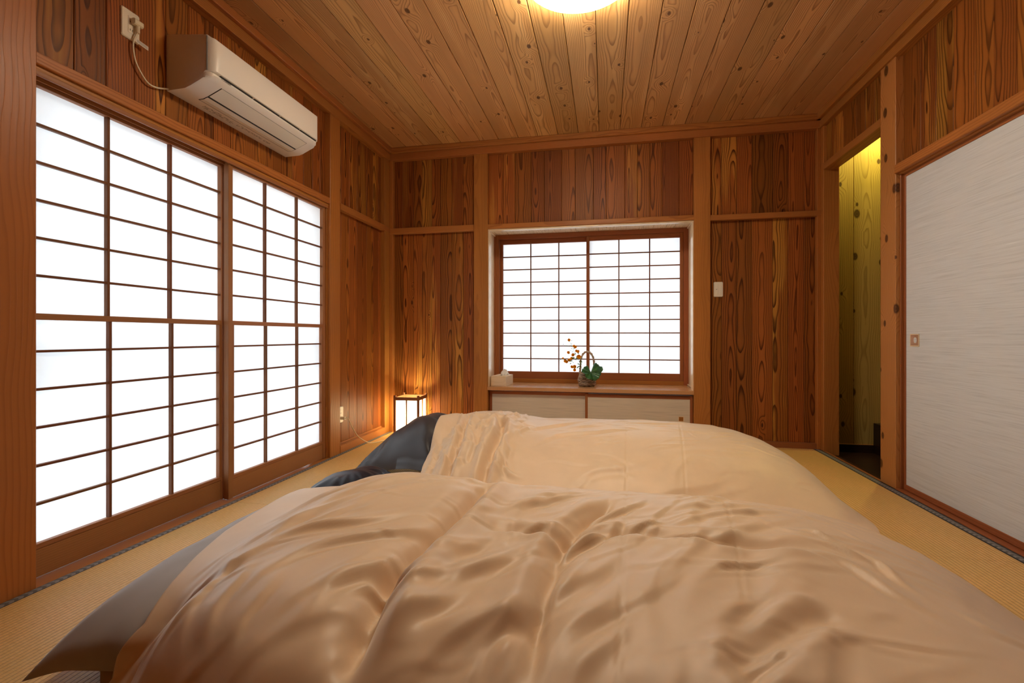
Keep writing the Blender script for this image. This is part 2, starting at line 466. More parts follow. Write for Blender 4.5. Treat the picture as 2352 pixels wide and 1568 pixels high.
def split(a, b, wmin=0.10, wmax=0.135):
    out = [a]
    while b - out[-1] > wmax * 1.4:
        out.append(out[-1] + rng.uniform(wmin, wmax))
    out.append(b)
    return out
GAP = 0.0011
def boards_back(xs, z0, z1, y=BB):
    for a, b in zip(xs[:-1], xs[1:]):
        bar('board', a + GAP, b - GAP, y, y + BT, z0, z1, M['board'], W['wall_back'], 'z', 0.0018)
def boards_side(wall, ys, z0, z1, x, sgn, mat='board'):
    for a, b in zip(ys[:-1], ys[1:]):
        o = bpy.data.objects.new('board', bar_mesh(b - a - 2 * GAP, BT, z1 - z0, 0.0018, M[mat]))
        link(o, wall, Matrix.Translation((x + sgn * BT / 2, (a + b) / 2, (z0 + z1) / 2)) @ Matrix.Rotation(PI / 2, 4, 'Z'))

xsL = [-1.892, -1.813, -1.707, -1.623, -1.532, -1.45, -1.344, -1.238, -1.131]
xsM = [-1.005, -0.878, -0.770, -0.628, -0.514, -0.365, -0.25, -0.098, 0.008, 0.160, 0.262, 0.362, 0.458, 0.590, 0.699]
xsR = [0.825, 0.915, 1.029, 1.142, 1.294, 1.404, 1.518, 1.595]
boards_back(xsL, ZN1 - 0.01, ZC0 + 0.02); boards_back(xsL, 0.03, ZN0 + 0.01)
boards_back(xsM, ZN1 - 0.01, ZC0 + 0.02)
boards_back(xsR, ZN1 - 0.02, ZC0 + 0.02); boards_back(xsR, 0.03, ZN0 + 0.01)
ysU = [1.295, 1.441, 1.559, 1.676, 1.823, 1.941, 2.037, 2.091, 2.206, 2.386, 2.479, 2.61, 2.72, 2.83, 2.93, 3.017, 3.081]
boards_side(W['wall_left'], ysU, ZN1 - 0.02, ZC0 + 0.02, LB, -1)
ysL = [3.211, 3.286, 3.404, 3.524, 3.681, 3.795, 3.892, 3.94]
boards_side(W['wall_left'], ysL, ZN1 - 0.01, ZC0 + 0.02, LB, -1)
boards_side(W['wall_left'], ysL, 0.03, ZN0 + 0.01, LB, -1)
boards_side(W['wall_left'], split(YR, 1.17), 0.03, ZC0 + 0.02, LB, -1)
ysR = [1.27, 1.40, 1.53, 1.66, 1.79, 1.92, 2.05, 2.18, 2.315, 2.433, 2.54, 2.678, 2.802, 2.922, 3.072]
boards_side(W['wall_right'], ysR, ZN1 - 0.02, ZC0 + 0.02, RB, 1)
boards_side(W['wall_right'], [3.224, 3.33, 3.437, 3.543, 3.729, 3.844, 3.98], 2.165, ZC0 + 0.02, XR + 0.022, 1)
boards_side(W['wall_right'], split(YR, 1.145), 0.03, ZC0 + 0.02, RB, 1)
for a, b in zip(*(lambda q: (q[:-1], q[1:]))(split(XL - 0.04, XR + 0.04))):
    bar('board', a + GAP, b - GAP, YR - BT, YR, 0.03, ZC0 + 0.02, M['board'], W['wall_rear'], 'z', 0.0018)

# ceiling boards, running away from the camera
cu = [930.6, 971, 1014, 1057, 1101, 1144, 1190, 1235, 1281, 1328, 1376, 1424.5, 1473.5, 1522, 1574, 1625.5, 1678, 1732, 1787, 1842]
cxs_ = []
for u in cu:
    v = 337 - (u - 940) * 0.0715
    cxs_.append(onY(u, v, 3.975)[0])
cxs_ = [XL - 0.03] + [c for c in cxs_ if c < XR - 0.06] + [XR + 0.03]
for a, b in zip(cxs_[:-1], cxs_[1:]):
    bar('board', a + 0.0016, b - 0.0016, YR - 0.01, YB + 0.02, ZC, ZC + 0.014, M['ceil'], W['ceiling'], 'y', 0.003)

# ------------------------------------------------------------------ posts (parts of their walls)
bar('post', XL - 0.13, XL, 1.17, SY0, 0, ZC0 + 0.01, M['post'], W['wall_left'], 'z', 0.003)
bar('post', XL - 0.13, XL, SY1, 3.211, 0, ZC0 + 0.01, M['post'], W['wall_left'], 'z', 0.003)
bar('corner_post', XL - 0.06, XL, 3.937, YB + 0.03, 0, ZC0 + 0.01, M['post'], W['wall_left'], 'z', 0.002)
bar('corner_post', XL, XL + 0.033, YB, YB + 0.05, 0, ZC0 + 0.01, M['post'], W['wall_back'], 'z', 0.002)
bar('post', -1.131, WX0, YB, YB + 0.11, 0, ZC0 + 0.01, M['post'], W['wall_back'], 'z', 0.003)
bar('post', WX1, 0.825, YB, YB + 0.11, 0, ZC0 + 0.01, M['post'], W['wall_back'], 'z', 0.003)
bar('corner_post', XR - 0.025, XR, YB, YB + 0.05, 0, ZC0 + 0.01, M['post'], W['wall_back'], 'z', 0.002)
bar('post', XR, 1.728, OY1, YB + 0.06, -0.03, ZC0 + 0.01, M['post'], W['wall_right'], 'z', 0.003)
bar('post', XR, 1.72, FY1, OY0, 0, ZC0 + 0.01, M['knot_post'], W['wall_right'], 'z', 0.003)
bar('post', XR, 1.72, 1.145, FY0, 0, ZC0 + 0.01, M['post'], W['wall_right'], 'z', 0.003)
bar('lintel', XR, 1.712, OY0, OY1, 2.126, 2.176, M['rail'], W['wall_right'], 'y', 0.002)

# ------------------------------------------------------------------ crown moulding, picture rails, baseboards
def trim(name, *a, **k):
    return tag(bar(name, *a, **k), kind='structure')
def crown(name, a, b, axis, inner, sgn):
    """Two-stepped crown: lower bar and a prouder upper bar."""
    t = empty(name, (0, 0, 0), kind='structure')
    if axis == 'x':
        bar('lower_bar', a, b, inner, inner + 0.075, ZC0, ZC1, M['rail'], t, 'x', 0.0015)
        bar('upper_bar', a, b, inner - 0.028, inner + 0.06, ZC1, ZC, M['rail'], t, 'x', 0.004)
    else:
        x0, x1 = sorted((inner, inner - sgn * 0.075))
        bar('lower_bar', x0, x1, a, b, ZC0, ZC1, M['rail'], t, 'y', 0.0015)
        x0, x1 = sorted((inner + sgn * 0.028, inner - sgn * 0.06))
        bar('upper_bar', x0, x1, a, b, ZC1, ZC, M['rail'], t, 'y', 0.004)
    return t
crown('trim_1', XL + 0.012, XR - 0.012, 'x', YB - 0.012, 0)
crown('trim_2', YR, YB - 0.012, 'y', XL + 0.012, 1)
crown('trim_3', YR, YB - 0.012, 'y', XR - 0.012, -1)
# picture rails
trim('trim_4', LB, XL - 0.002, SY0, SY1, ZN0 + 0.012, ZN1 + 0.006, M['rail'], None, 'y', c=0.003)
trim('trim_5', LB, XL + 0.004, 3.211, YB - 0.002, ZN0 + 0.006, ZN1 + 0.006, M['rail'], None, 'y', c=0.003)
trim('trim_6', XL + 0.006, -1.131, YB - 0.004, BB, ZN0 - 0.008, ZN1 - 0.004, M['rail'], None, 'x', c=0.003)
trim('trim_7', WX0, WX1, YB + 0.002, BB, ZN0, ZN1 - 0.006, M['rail'], None, 'x', c=0.003)
trim('trim_8', 0.825, XR - 0.001, YB - 0.004, BB, ZN0 - 0.012, ZN1 - 0.016, M['rail'], None, 'x', c=0.003)
trim('trim_9', XR - 0.006, RB, FY0, FY1, ZN0 - 0.01, ZN1 - 0.008, M['rail'], None, 'y', c=0.003)
# grooved heads and sills of the sliding screens
t_ = empty('trim_10', (0, 0, 0), kind='structure')
bar('head', XL - 0.150, XL - 0.016, SY0, SY1, 1.795, ZN0 + 0.03, M['rail'], t_, 'y')
bar('groove_lip', XL - 0.027, XL - 0.017, SY0, SY1, 1.780, 1.797, M['shoji_wood'], t_, 'y')
bar('groove_lip', XL - 0.066, XL - 0.060, SY0, SY1, 1.780, 1.797, M['shoji_wood'], t_, 'y', 0.0008)
bar('sill', XL - 0.150, XL - 0.001, SY0, SY1, -0.03, -0.001, M['rail'], t_, 'y')
bar('jamb', XL - 0.135, XL - 0.022, SY1 - 0.012, SY1, 0.0, 1.795, M['rail'], t_, 'z')
t_ = empty('trim_11', (0, 0, 0), kind='structure')
bar('head', XR + 0.014, XR + 0.10, FY0, FY1, 1.783, ZN0 + 0.03, M['rail'], t_, 'y')
bar('sill', XR - 0.003, XR + 0.10, FY0, FY1, -0.03, 0.004, M['red_wood'], t_, 'y')
bar('jamb', XR + 0.02, XR + 0.09, FY1 - 0.010, FY1, 0.0, 1.785, M['red_wood'], t_, 'z')
trim('trim_12', XR - 0.004, XR + 0.022, OY0, OY1, -0.035, -0.002, M['red_wood'], None, 'y')      # doorway sill
tag(bar('baseboard_left', LB - 0.005, XL + 0.002, 3.211, 3.937, 0, 0.056, M['rail'], None, 'y'), kind='structure')
tag(bar('baseboard_back', XL + 0.033, -1.131, YB + 0.004, BB, 0, 0.050, M['rail'], None, 'x'), kind='structure')
tag(bar('baseboard_back_right', 0.825, XR - 0.025, YB + 0.003, BB, 0, 0.042, M['red_wood'], None, 'x'), kind='structure')
tag(bar('baseboard_left_near', LB - 0.005, XL + 0.002, YR, 1.17, 0, 0.056, M['rail'], None, 'y'), kind='structure')
tag(bar('baseboard_right', XR - 0.002, RB + 0.005, YR, 1.145, 0, 0.056, M['rail'], None, 'y'), kind='structure')
tag(bar('baseboard_rear', XL, XR, YR - 0.005, YR + 0.03, 0, 0.056, M['rail'], None, 'x'), kind='structure')
bar('quarter_strip', LB - 0.002, LB + 0.008, 3.212, 3.936, 0.056, 0.068, M['rail'], bpy.data.objects['baseboard_left'], 'y')

# ------------------------------------------------------------------ shoji sliding screens in the left wall
def shoji_door(name, y0, y1, xf, cols, lowcols):
    """xf = front face; lattice upper / lower with a middle rail, paper behind."""
    d = empty(name, (xf, (y0 + y1) / 2, 0), kind='structure')
    w = M['shoji_wood']
    x0 = xf - 0.030
    zb, zt = 0.004, 1.793
    bar('stile', x0, xf, y0, y0 + 0.030, zb, zt, w, d, 'z'); bar('stile', x0, xf, y1 - 0.030, y1, zb, zt, w, d, 'z')
    ya, yb = y0 + 0.030, y1 - 0.030
    bar('top_rail', x0, xf - 0.002, ya, yb, 1.768, zt, w, d, 'y')
    bar('bottom_rail', x0 + 0.004, xf - 0.004, ya, yb, zb, 0.105, w, d, 'y')
    bar('lower_frame_rail', x0 + 0.006, xf - 0.002, ya, yb, 0.105, 0.124, w, d, 'y')
    bar('middle_rail', x0 + 0.004, xf - 0.003, ya, yb, 0.928, 0.951, w, d, 'y')
    bar('lower_frame_stile', x0 + 0.006, xf - 0.002, ya, ya + 0.012, 0.124, 0.928, w, d, 'z')
    bar('lower_frame_stile', x0 + 0.006, xf - 0.002, yb - 0.012, yb, 0.124, 0.928, w, d, 'z')
    xb0, xb1 = xf - 0.024, xf - 0.008
    for k in range(1, 6):
        z = 1.768 - (1.768 - 0.951) * k / 6
        bar('lattice_bar', xb0, xb1, ya, yb, z - 0.0046, z + 0.0046, M['shoji_bar'], d, 'y', 0.0006)
    for k in range(5):
        z = 0.814 - 0.1375 * k
        bar('lattice_bar', xb0, xb1, ya + 0.012, yb - 0.012, z - 0.0046, z + 0.0046, M['shoji_bar'], d, 'y', 0.0006)
    for y in cols:
        bar('lattice_bar', xb0 - 0.001, xb1 + 0.001, y - 0.0055, y + 0.0055, 0.951, 1.768, M['shoji_bar'], d, 'z', 0.0006)
    for y in lowcols:
        bar('lattice_bar', xb0 - 0.001, xb1 + 0.001, y - 0.0055, y + 0.0055, 0.124, 0.928, M['shoji_bar'], d, 'z', 0.0006)
    xp = xb0 - 0.0006
    for (za, zb2) in ((0.115, 0.935), (0.945, 1.775)):
        mesh('paper', [(0, ya - 0.004, za), (0, yb + 0.004, za), (0, yb + 0.004, zb2), (0, ya - 0.004, zb2)], [(0, 1, 2, 3)], M['paper'], d,
             mw=Matrix.Translation((xp, 0, 0)))
    return d
shoji_door('door_1', SY0 + 0.001, 2.205, XL - 0.069, (1.598, 1.884), (1.606, 1.892))
shoji_door('door_2', 2.180, SY1 - 0.013, XL - 0.030, (2.471, 2.763), (2.478, 2.768))

# outer aluminium sash, veranda ground and eaves (only their light and shade show through the paper)
t_ = empty('window_3', (-2.17, 2.2, 0), kind='structure')
for y in (1.30, 2.19, 3.06):
    bar('sash_stile', -2.19, -2.15, y - 0.02, y + 0.02, 0.0, 1.80, M['alu'], t_, 'z')
for z in (0.03, 0.80, 1.78):
    bar('sash_rail', -2.19, -2.15, 1.32, 3.04, z - 0.025, z + 0.025, M['alu'], t_, 'y')
slabs('ground', [(-9.0, -2.25, -6.0, 12.0, -0.25, -0.15), (-2.25, 6.0, 4.7, 12.0, -0.25, -0.15)], M['outside'])
slabs('roof_eave', [(-3.35, -2.10, -1.0, 5.2, 1.98, 2.05), (-3.35, 3.0, 4.62, 5.6, 2.02, 2.09)], M['eave'])

# ------------------------------------------------------------------ back window: recess, frame, two shoji sashes
rec = empty('window_1', ((WX0 + WX1) / 2, 4.2, 0.43), kind='structure')
YF = 4.45
KW = YF / 4.275
def kx(x): return x * KW
def kz(z): return CAM_H + (z - CAM_H) * KW
RX0, RX1, RZ1 = kx(WX0), kx(WX1), kz(1.797)          # the bay is a little wider than the gap between the posts
PY = YB + 0.11
bar('lining_board', RX0 - 0.012, RX0, PY, YF + 0.085, 0.428, RZ1 + 0.012, M['pale'], rec, 'z', 0.001)
bar('lining_board', RX1, RX1 + 0.012, PY, YF + 0.085, 0.428, RZ1 + 0.012, M['pale'], rec, 'z', 0.001)
bar('lining_edge', WX0, WX1, YB + 0.012, YB + 0.062, 1.788, 1.801, M['pale'], rec, 'x', 0.002)
bar('lining_edge', WX0, WX0 + 0.006, YB + 0.012, PY, 0.428, 1.788, M['pale'], rec, 'z', 0.002)
bar('lining_edge', WX1 - 0.006, WX1, YB + 0.012, PY, 0.428, 1.788, M['pale'], rec, 'z', 0.002)
bar('header_back', WX0, WX1, YB + 0.04, YB + 0.062, 1.801, RZ1 + 0.012, M['pale'], rec, 'x', 0.001)
n_ = 9
for k in range(n_):
    a = RX0 + (RX1 - RX0) * k / n_; b = RX0 + (RX1 - RX0) * (k + 1) / n_
    bar('soffit_board', a + 0.0008, b - 0.0008, YB + 0.062, YF + 0.02, RZ1, RZ1 + 0.012, M['pale'], rec, 'y', 0.0015)
bar('corner_strip', RX0, RX0 + 0.014, PY, YF, RZ1 - 0.014, RZ1, M['pale'], rec, 'y', 0.003)
bar('corner_strip', RX1 - 0.014, RX1, PY, YF, RZ1 - 0.014, RZ1, M['pale'], rec, 'y', 0.003)
bar('corner_strip', RX1 - 0.012, RX1, PY, YF, 0.428, 0.442, M['pale'], rec, 'y', 0.003)
bar('corner_strip', RX0, RX0 + 0.012, PY, YF, 0.428, 0.442, M['pale'], rec, 'y', 0.003)
bar('frame_jamb', RX0, kx(WX0 + 0.046), YF, YF + 0.085, 0.428, RZ1, M['red_wood'], rec, 'z')
bar('frame_jamb', kx(WX1 - 0.040), RX1, YF, YF + 0.085, 0.428, RZ1, M['red_wood'], rec, 'z')
bar('frame_head', kx(WX0 + 0.046), kx(WX1 - 0.040), YF, YF + 0.085, kz(1.757), RZ1, M['red_wood'], rec, 'x')
bar('frame_sill', kx(WX0 + 0.046), kx(WX1 - 0.040), YF, YF + 0.085, 0.428, kz(0.480), M['rail'], rec, 'x')
def shoji_sash(name, x0, x1, yf, xb):
    d = empty(name, ((x0 + x1) / 2, yf, kz(0.48)), kind='structure')
    w = M['red_wood']
    z0, z1, zt, zb = kz(0.480), kz(1.757), kz(1.716), kz(0.543)
    bar('stile', x0, x0 + 0.029, yf, yf + 0.028, z0, z1, w, d, 'z'); bar('stile', x1 - 0.029, x1, yf, yf + 0.028, z0, z1, w, d, 'z')
    bar('top_rail', x0 + 0.029, x1 - 0.029, yf, yf + 0.028, zt, z1, w, d, 'x')
    bar('bottom_rail', x0 + 0.029, x1 - 0.029, yf, yf + 0.028, z0, zb, w, d, 'x')
    for k in range(1, 10):
        z = zt - (zt - zb) * k / 10
        bar('lattice_bar', x0 + 0.029, x1 - 0.029, yf + 0.008, yf + 0.020, z - 0.0052, z + 0.0052, M['shoji_bar'], d, 'x', 0.0006)
    for x in xb:
        bar('lattice_bar', x - 0.0052, x + 0.0052, yf + 0.007, yf + 0.020, zb, zt, M['shoji_bar'], d, 'z', 0.0006)
    mesh('paper', [(x0 + 0.02, 0, zb - 0.008), (x1 - 0.02, 0, zb - 0.008), (x1 - 0.02, 0, zt + 0.008), (x0 + 0.02, 0, zt + 0.008)], [(0, 1, 2, 3)], M['paper'], d,
         mw=Matrix.Translation((0, yf + 0.0208, 0)))
shoji_sash('window_2', kx(WX0 + 0.046), kx(-0.134), YF + 0.045, (kx(-0.672), kx(-0.414)))
shoji_sash('window_4', kx(-0.165), kx(WX1 - 0.040), YF + 0.012, (kx(0.119), kx(0.380)))

# ------------------------------------------------------------------ ledge and cabinet under the window
ledge = tag(bar('window_ledge', WX0, WX1, YB - 0.006, YF + 0.06, 0.397, 0.428, M['ledge'], None, 'x', 0.002), 'long flat wooden ledge running under the paper window', 'ledge')
bar('side_return', RX0, WX0, PY + 0.001, YF + 0.06, 0.397, 0.428, M['ledge'], ledge, 'y', 0.001)
bar('side_return', WX1, RX1, PY + 0.001, YF + 0.06, 0.397, 0.428, M['ledge'], ledge, 'y', 0.001)
cab = empty('wall_cabinet', ((WX0 + WX1) / 2, YB + 0.05, 0), 'low built-in cabinet with two pale sliding doors under the ledge', 'cabinet')
bar('back_panel', WX0 + 0.002, WX1 - 0.002, 4.520, 4.532, 0.0, 0.395, M['backing'], cab, 'x')
bar('bottom_track', WX0 + 0.002, WX1 - 0.002, YB + 0.02, YB + 0.11, 0.0, 0.02, M['red_wood'], cab, 'x')
bar('top_track', WX0 + 0.002, WX1 - 0.002, YB + 0.062, YB + 0.11, 0.372, 0.396, M['alu'], cab, 'x', 0.001)  # pale strip: light falling in the upper groove, done as colour
def cab_door(x0, x1, yf, zt, hx):
    d = bar('sliding_door', x0 + 0.018, x1 - 0.018, yf + 0.003, yf + 0.018, 0.038, zt - 0.022, M['cab_panel'], cab, 'z', 0.001)
    w = M['red_wood']
    bar('door_stile', x0, x0 + 0.022, yf, yf + 0.020, 0.02, zt, w, d, 'z'); bar('door_stile', x1 - 0.022, x1, yf, yf + 0.020, 0.02, zt, w, d, 'z')
    bar('door_rail', x0 + 0.022, x1 - 0.022, yf, yf + 0.020, zt - 0.026, zt, w, d, 'x'); bar('door_rail', x0 + 0.022, x1 - 0.022, yf, yf + 0.020, 0.02, 0.04, w, d, 'x')
    # recessed square finger pull: four rims and a sunk plate
    hz = 0.194
    bar('handle_rim', hx - 0.022, hx + 0.022, yf + 0.0005, yf + 0.004, hz + 0.017, hz + 0.022, M['box_wood'], d, 'x', 0.0005)
    bar('handle_rim', hx - 0.022, hx + 0.022, yf + 0.0005, yf + 0.004, hz - 0.022, hz - 0.017, M['box_wood'], d, 'x', 0.0005)
    bar('handle_rim', hx - 0.022, hx - 0.017, yf + 0.0005, yf + 0.004, hz - 0.017, hz + 0.017, M['box_wood'], d, 'z', 0.0005)
    bar('handle_rim', hx + 0.017, hx + 0.022, yf + 0.0005, yf + 0.004, hz - 0.017, hz + 0.017, M['box_wood'], d, 'z', 0.0005)
    bar('handle_plate', hx - 0.017, hx + 0.017, yf + 0.0022, yf + 0.0036, hz - 0.017, hz + 0.017, M['post'], d, 'x', 0.0003)
cab_door(WX0 + 0.006, -0.140, YB + 0.048, 0.386, -0.905)
cab_door(-0.166, WX1 - 0.004, YB + 0.024, 0.380, 0.605)

# ------------------------------------------------------------------ fusuma doors on the right
def fusuma(name, y0, y1, xf, pull):
    d = empty(name, (xf, (y0 + y1) / 2, 0), kind='structure')
    bar('panel', xf + 0.004, xf + 0.022, y0 + 0.01, y1 - 0.01, 0.02, 1.775, M['fusuma'], d, 'z', 0.001)
    w = M['red_wood']
    bar('frame_stile', xf, xf + 0.024, y0, y0 + 0.018, 0.006, 1.784, w, d, 'z'); bar('frame_stile', xf, xf + 0.024, y1 - 0.018, y1, 0.006, 1.784, w, d, 'z')
    bar('frame_rail', xf, xf + 0.024, y0 + 0.018, y1 - 0.018, 1.764, 1.784, w, d, 'y'); bar('frame_rail', xf, xf + 0.024, y0 + 0.018, y1 - 0.018, 0.006, 0.036, w, d, 'y')
    ya, yb, za, zb = pull - 0.037, pull + 0.037, 0.812, 0.880
    h = M['box_wood']
    # sunk finger pull: dished plate and thin rim
    vs, fs = [], []
    n = 9
    for i in range(n):
        for j in range(n):
            s, q = i / (n - 1) * 2 - 1, j / (n - 1) * 2 - 1
            vs.append((xf + 0.0015 + 0.003 * (1 - s * s) * (1 - abs(q) ** 3), (ya + yb) / 2 + s * 0.033, (za + zb) / 2 + q * 0.029))
    for i in range(n - 1):
        for j in range(n - 1):
            fs.append((i * n + j, i * n + j + 1, (i + 1) * n + j + 1, (i + 1) * n + j))
    mesh('pull_dish', vs, fs, M['pull'], d, True)
    for (a, b, c0, c1) in ((ya, yb, zb - 0.005, zb), (ya, yb, za, za + 0.005), (ya, ya + 0.004, za, zb), (yb - 0.004, yb, za, zb)):
        bar('pull_rim', xf + 0.0002, xf + 0.005, a, b, c0, c1, h, d, 'y', 0.0005)
M['pull'] = plain('dished_pull_wood', (0.42, 0.24, 0.15), 0.35)
fusuma('door_3', 2.155, FY1 - 0.011, XR + 0.034, 2.966)
fusuma('door_4', FY0 + 0.001, 2.175, XR + 0.062, 1.36)

# ------------------------------------------------------------------ corridor behind the doorway
slabs('wall_corridor', [(1.735, 2.60, 4.225, 4.28, -0.1, 2.66), (2.50, 2.60, 2.9, 4.28, -0.3, 2.66), (1.72, 2.60, 2.85, 2.95, -0.3, 2.66),
                        (1.71, 2.60, 2.85, 4.28, 2.60, 2.70)], M['backing'])
slabs('floor_corridor', [(1.643, 2.60, 2.85, 4.28, -0.16, -0.05)], M['dark_floor'])
wc = bpy.data.objects['wall_corridor']
for a, b in ((1.729, 1.93), (1.93, 2.12), (2.12, 2.31), (2.31, 2.50)):
    bar('board', a + GAP, b - GAP, 4.213, 4.225, 0.01, 2.60, M['corr'], wc, 'z', 0.0018)
for a, b in zip((2.95, 3.15, 3.36, 3.57, 3.78, 4.0), (3.15, 3.36, 3.57, 3.78, 4.0, 4.213)):
    o = bpy.data.objects.new('board', bar_mesh(b - a - 2 * GAP, BT, 2.59, 0.0018, M['corr']))
    link(o, wc, Matrix.Translation((2.494, (a + b) / 2, 1.305)) @ Matrix.Rotation(PI / 2, 4, 'Z'))
tag(bar('baseboard_corridor', 1.73, 2.066, 4.200, 4.213, -0.06, 0.012, M['dark_floor'], None, 'x'), kind='structure')
bar('cap_strip', 1.73, 2.066, 4.204, 4.213, 0.002, 0.014, M['rail'], bpy.data.objects['baseboard_corridor'], 'x', 0.001)
tag(bar('step_box', 2.068, 2.30, 3.98, 4.21, -0.06, 0.185, M['dark_floor'], None, 'x', 0.003), 'dark stained wooden step box on the corridor floor', 'step')
cl = empty('corridor_downlight', (2.14, 4.00, 2.60), 'small round corridor downlight above the doorway', 'light')
lathe('trim_ring', [(0.045, -0.002), (0.060, -0.004), (0.060, 0.0), (0.045, 0.0)], M['white_pl'], cl, 24, (2.14, 4.00, 2.60))
M['glow_y'] = plain('corridor_glow', (1, 0.9, 0.5), 0.5, emit=(1.0, 0.90, 0.24), es=8.0)
lathe('lens', [(0.044, -0.001), (0.0001, -0.001)], M['glow_y'], cl, 24, (2.14, 4.00, 2.60))
ld = bpy.data.lights.new('downlight', 'SPOT'); ld.energy = CORRIDOR_W * 3.2; ld.color = (1.0, 0.90, 0.24); ld.shadow_soft_size = 0.03
ld.spot_size = math.radians(125); ld.spot_blend = 0.5
lo = bpy.data.objects.new('downlight_lamp', ld)
link(lo, cl, Matrix.Translation((2.14, 4.00, 2.585)))

# ------------------------------------------------------------------ ceiling lamp
cl = empty('ceiling_lamp', (-0.112, 2.165, ZC), 'round flush white ceiling lamp glowing warmly on the plank ceiling', 'lamp')
M['lamp_shade'] = plain('lamp_shade_glow', (0.9, 0.85, 0.75), 0.4, emit=(1.0, 0.88, 0.68), es=LAMP_W)
M['lamp_base'] = plain('lamp_base', (0.8, 0.76, 0.68), 0.4)
lathe('lamp_base', [(0.0001, -0.03), (0.20, -0.03), (0.215, -0.02), (0.215, -0.001), (0.0001, -0.001)], M['lamp_base'], cl, 48, (-0.112, 2.165, ZC))
prof = [(0.252, -0.028), (0.261, -0.036), (0.264, -0.05)]
for k in range(1, 13):
    th = PI / 2 * k / 12
    prof.append((0.264 * math.cos(th) + 0.0001, -0.05 - 0.052 * math.sin(th)))
lathe('lamp_shade', prof, M['lamp_shade'], cl, 56, (-0.112, 2.165, ZC))

# ------------------------------------------------------------------ air conditioner
AY0, AY1 = 1.826, 2.648
ac = empty('air_conditioner', (LB, (AY0 + AY1) / 2, 1.988), 'beige-white split air conditioner mounted above the tall paper screens', 'air conditioner')
XFR = -1.719
def ac_loft(name, prof, mat, R=0.052, y0=AY0, y1=AY1, xf=XFR):
    ys = []
    for k in range(9):
        ys.append(y0 + R * (1 - math.cos(PI / 2 * k / 8)))
    ys = ys + [y1 - (y - y0) for y in reversed(ys)]
    n = len(prof); vs, fs = [], []
    for y in ys:
        dy = min(y - y0, y1 - y)
        ins = R - math.sqrt(max(0, R * R - (R - dy) ** 2)) if dy < R else 0.0
        for (x, z) in prof:
            vs.append((min(x, xf - ins), y, z))
    for i in range(len(ys) - 1):
        for k in range(n):
            j = (k + 1) % n
            fs.append((i * n + k, i * n + j, (i + 1) * n + j, (i + 1) * n + k))
    fs.append(tuple(range(n - 1, -1, -1))); fs.append(tuple((len(ys) - 1) * n + k for k in range(n)))
    o = mesh(name, vs, fs, mat, ac)
    sm = [len(p.vertices) == 4 for p in o.data.polygons]
    o.data.polygons.foreach_set('use_smooth', sm)
    o.data.set_sharp_from_angle(angle=math.radians(32)) if hasattr(o.data, 'set_sharp_from_angle') else None
    return o
B0 = LB + 0.001
ac_loft('front_cover', [(B0, 2.004), (-1.868, 2.007), (-1.840, 2.017), (-1.775, 2.047), (-1.745, 2.061), (-1.732, 2.062), (-1.726, 2.066), (-1.7195, 2.12), (-1.720, 2.19), (-1.728, 2.210), (-1.750, 2.221), (B0, 2.245)], M['white_pl'])
ac_loft('lower_housing', [(B0, 1.988), (-1.866, 1.991), (-1.840, 1.999), (-1.765, 2.030), (-1.742, 2.040), (-1.735, 2.048), (-1.735, 2.056), (-1.745, 2.0605), (-1.775, 2.0465), (-1.840, 2.0165), (-1.868, 2.0065), (B0, 2.0035)], M['white_pl'], xf=-1.728)
bar('side_seam', -1.7515, -1.7505, AY0 - 0.0006, AY0 + 0.004, 2.062, 2.216, M['grey_print'], ac, 'z', 0.0001)
for a, b in ((1.885, 2.085), (2.100, 2.285), (2.297, 2.455), (2.467, 2.615)):
    bar('air_slot', -1.745, -1.7305, a, b, 2.0562, 2.0622, M['black'], ac, 'y', 0.001)
def sheet(name, quad, off, mat):
    """thin plate lying on the housing: quad corners, lifted by off along its normal"""
    q = [Vector(p) for p in quad]
    nrm = (q[1] - q[0]).cross(q[3] - q[0]).normalized()
    top = [p + nrm * off for p in q]; bot = [p + nrm * (off - 0.0012) for p in q]
    vs = top + bot
    return mesh(name, vs, [(0, 1, 2, 3), (7, 6, 5, 4), (0, 4, 5, 1), (1, 5, 6, 2), (2, 6, 7, 3), (3, 7, 4, 0)], mat, ac)
def on_low(x):
    P = [(B0, 1.988), (-1.866, 1.991), (-1.840, 1.999), (-1.765, 2.030), (-1.742, 2.040)]
    for (x0, z0), (x1, z1) in zip(P[:-1], P[1:]):
        if x <= x1: return z0 + (z1 - z0) * (x - x0) / (x1 - x0)
    return P[-1][1]
def under(name, x0, x1, y0, y1, off, mat):
    return sheet(name, [(x0, y0, on_low(x0)), (x0, y1, on_low(x0)), (x1, y1, on_low(x1)), (x1, y0, on_low(x1))], off, mat)
under('flap_gap', -1.840, -1.7655, 1.925, 2.575, -0.0004 + 0.0010, M['black'])
under('air_flap', -1.8355, -1.7665, 1.929, 2.571, 0.0022, M['flap_pl'])
under('flap_gap', -1.892, -1.8665, 1.925, 2.575, 0.0006, M['black'])
under('flap_gap', -1.866, -1.8405, 1.925, 2.575, 0.0006, M['black'])
under('air_flap', -1.888, -1.8665, 1.929, 2.571, 0.0016, M['flap_pl'])
under('air_flap', -1.866, -1.8445, 1.929, 2.571, 0.0018, M['flap_pl'])
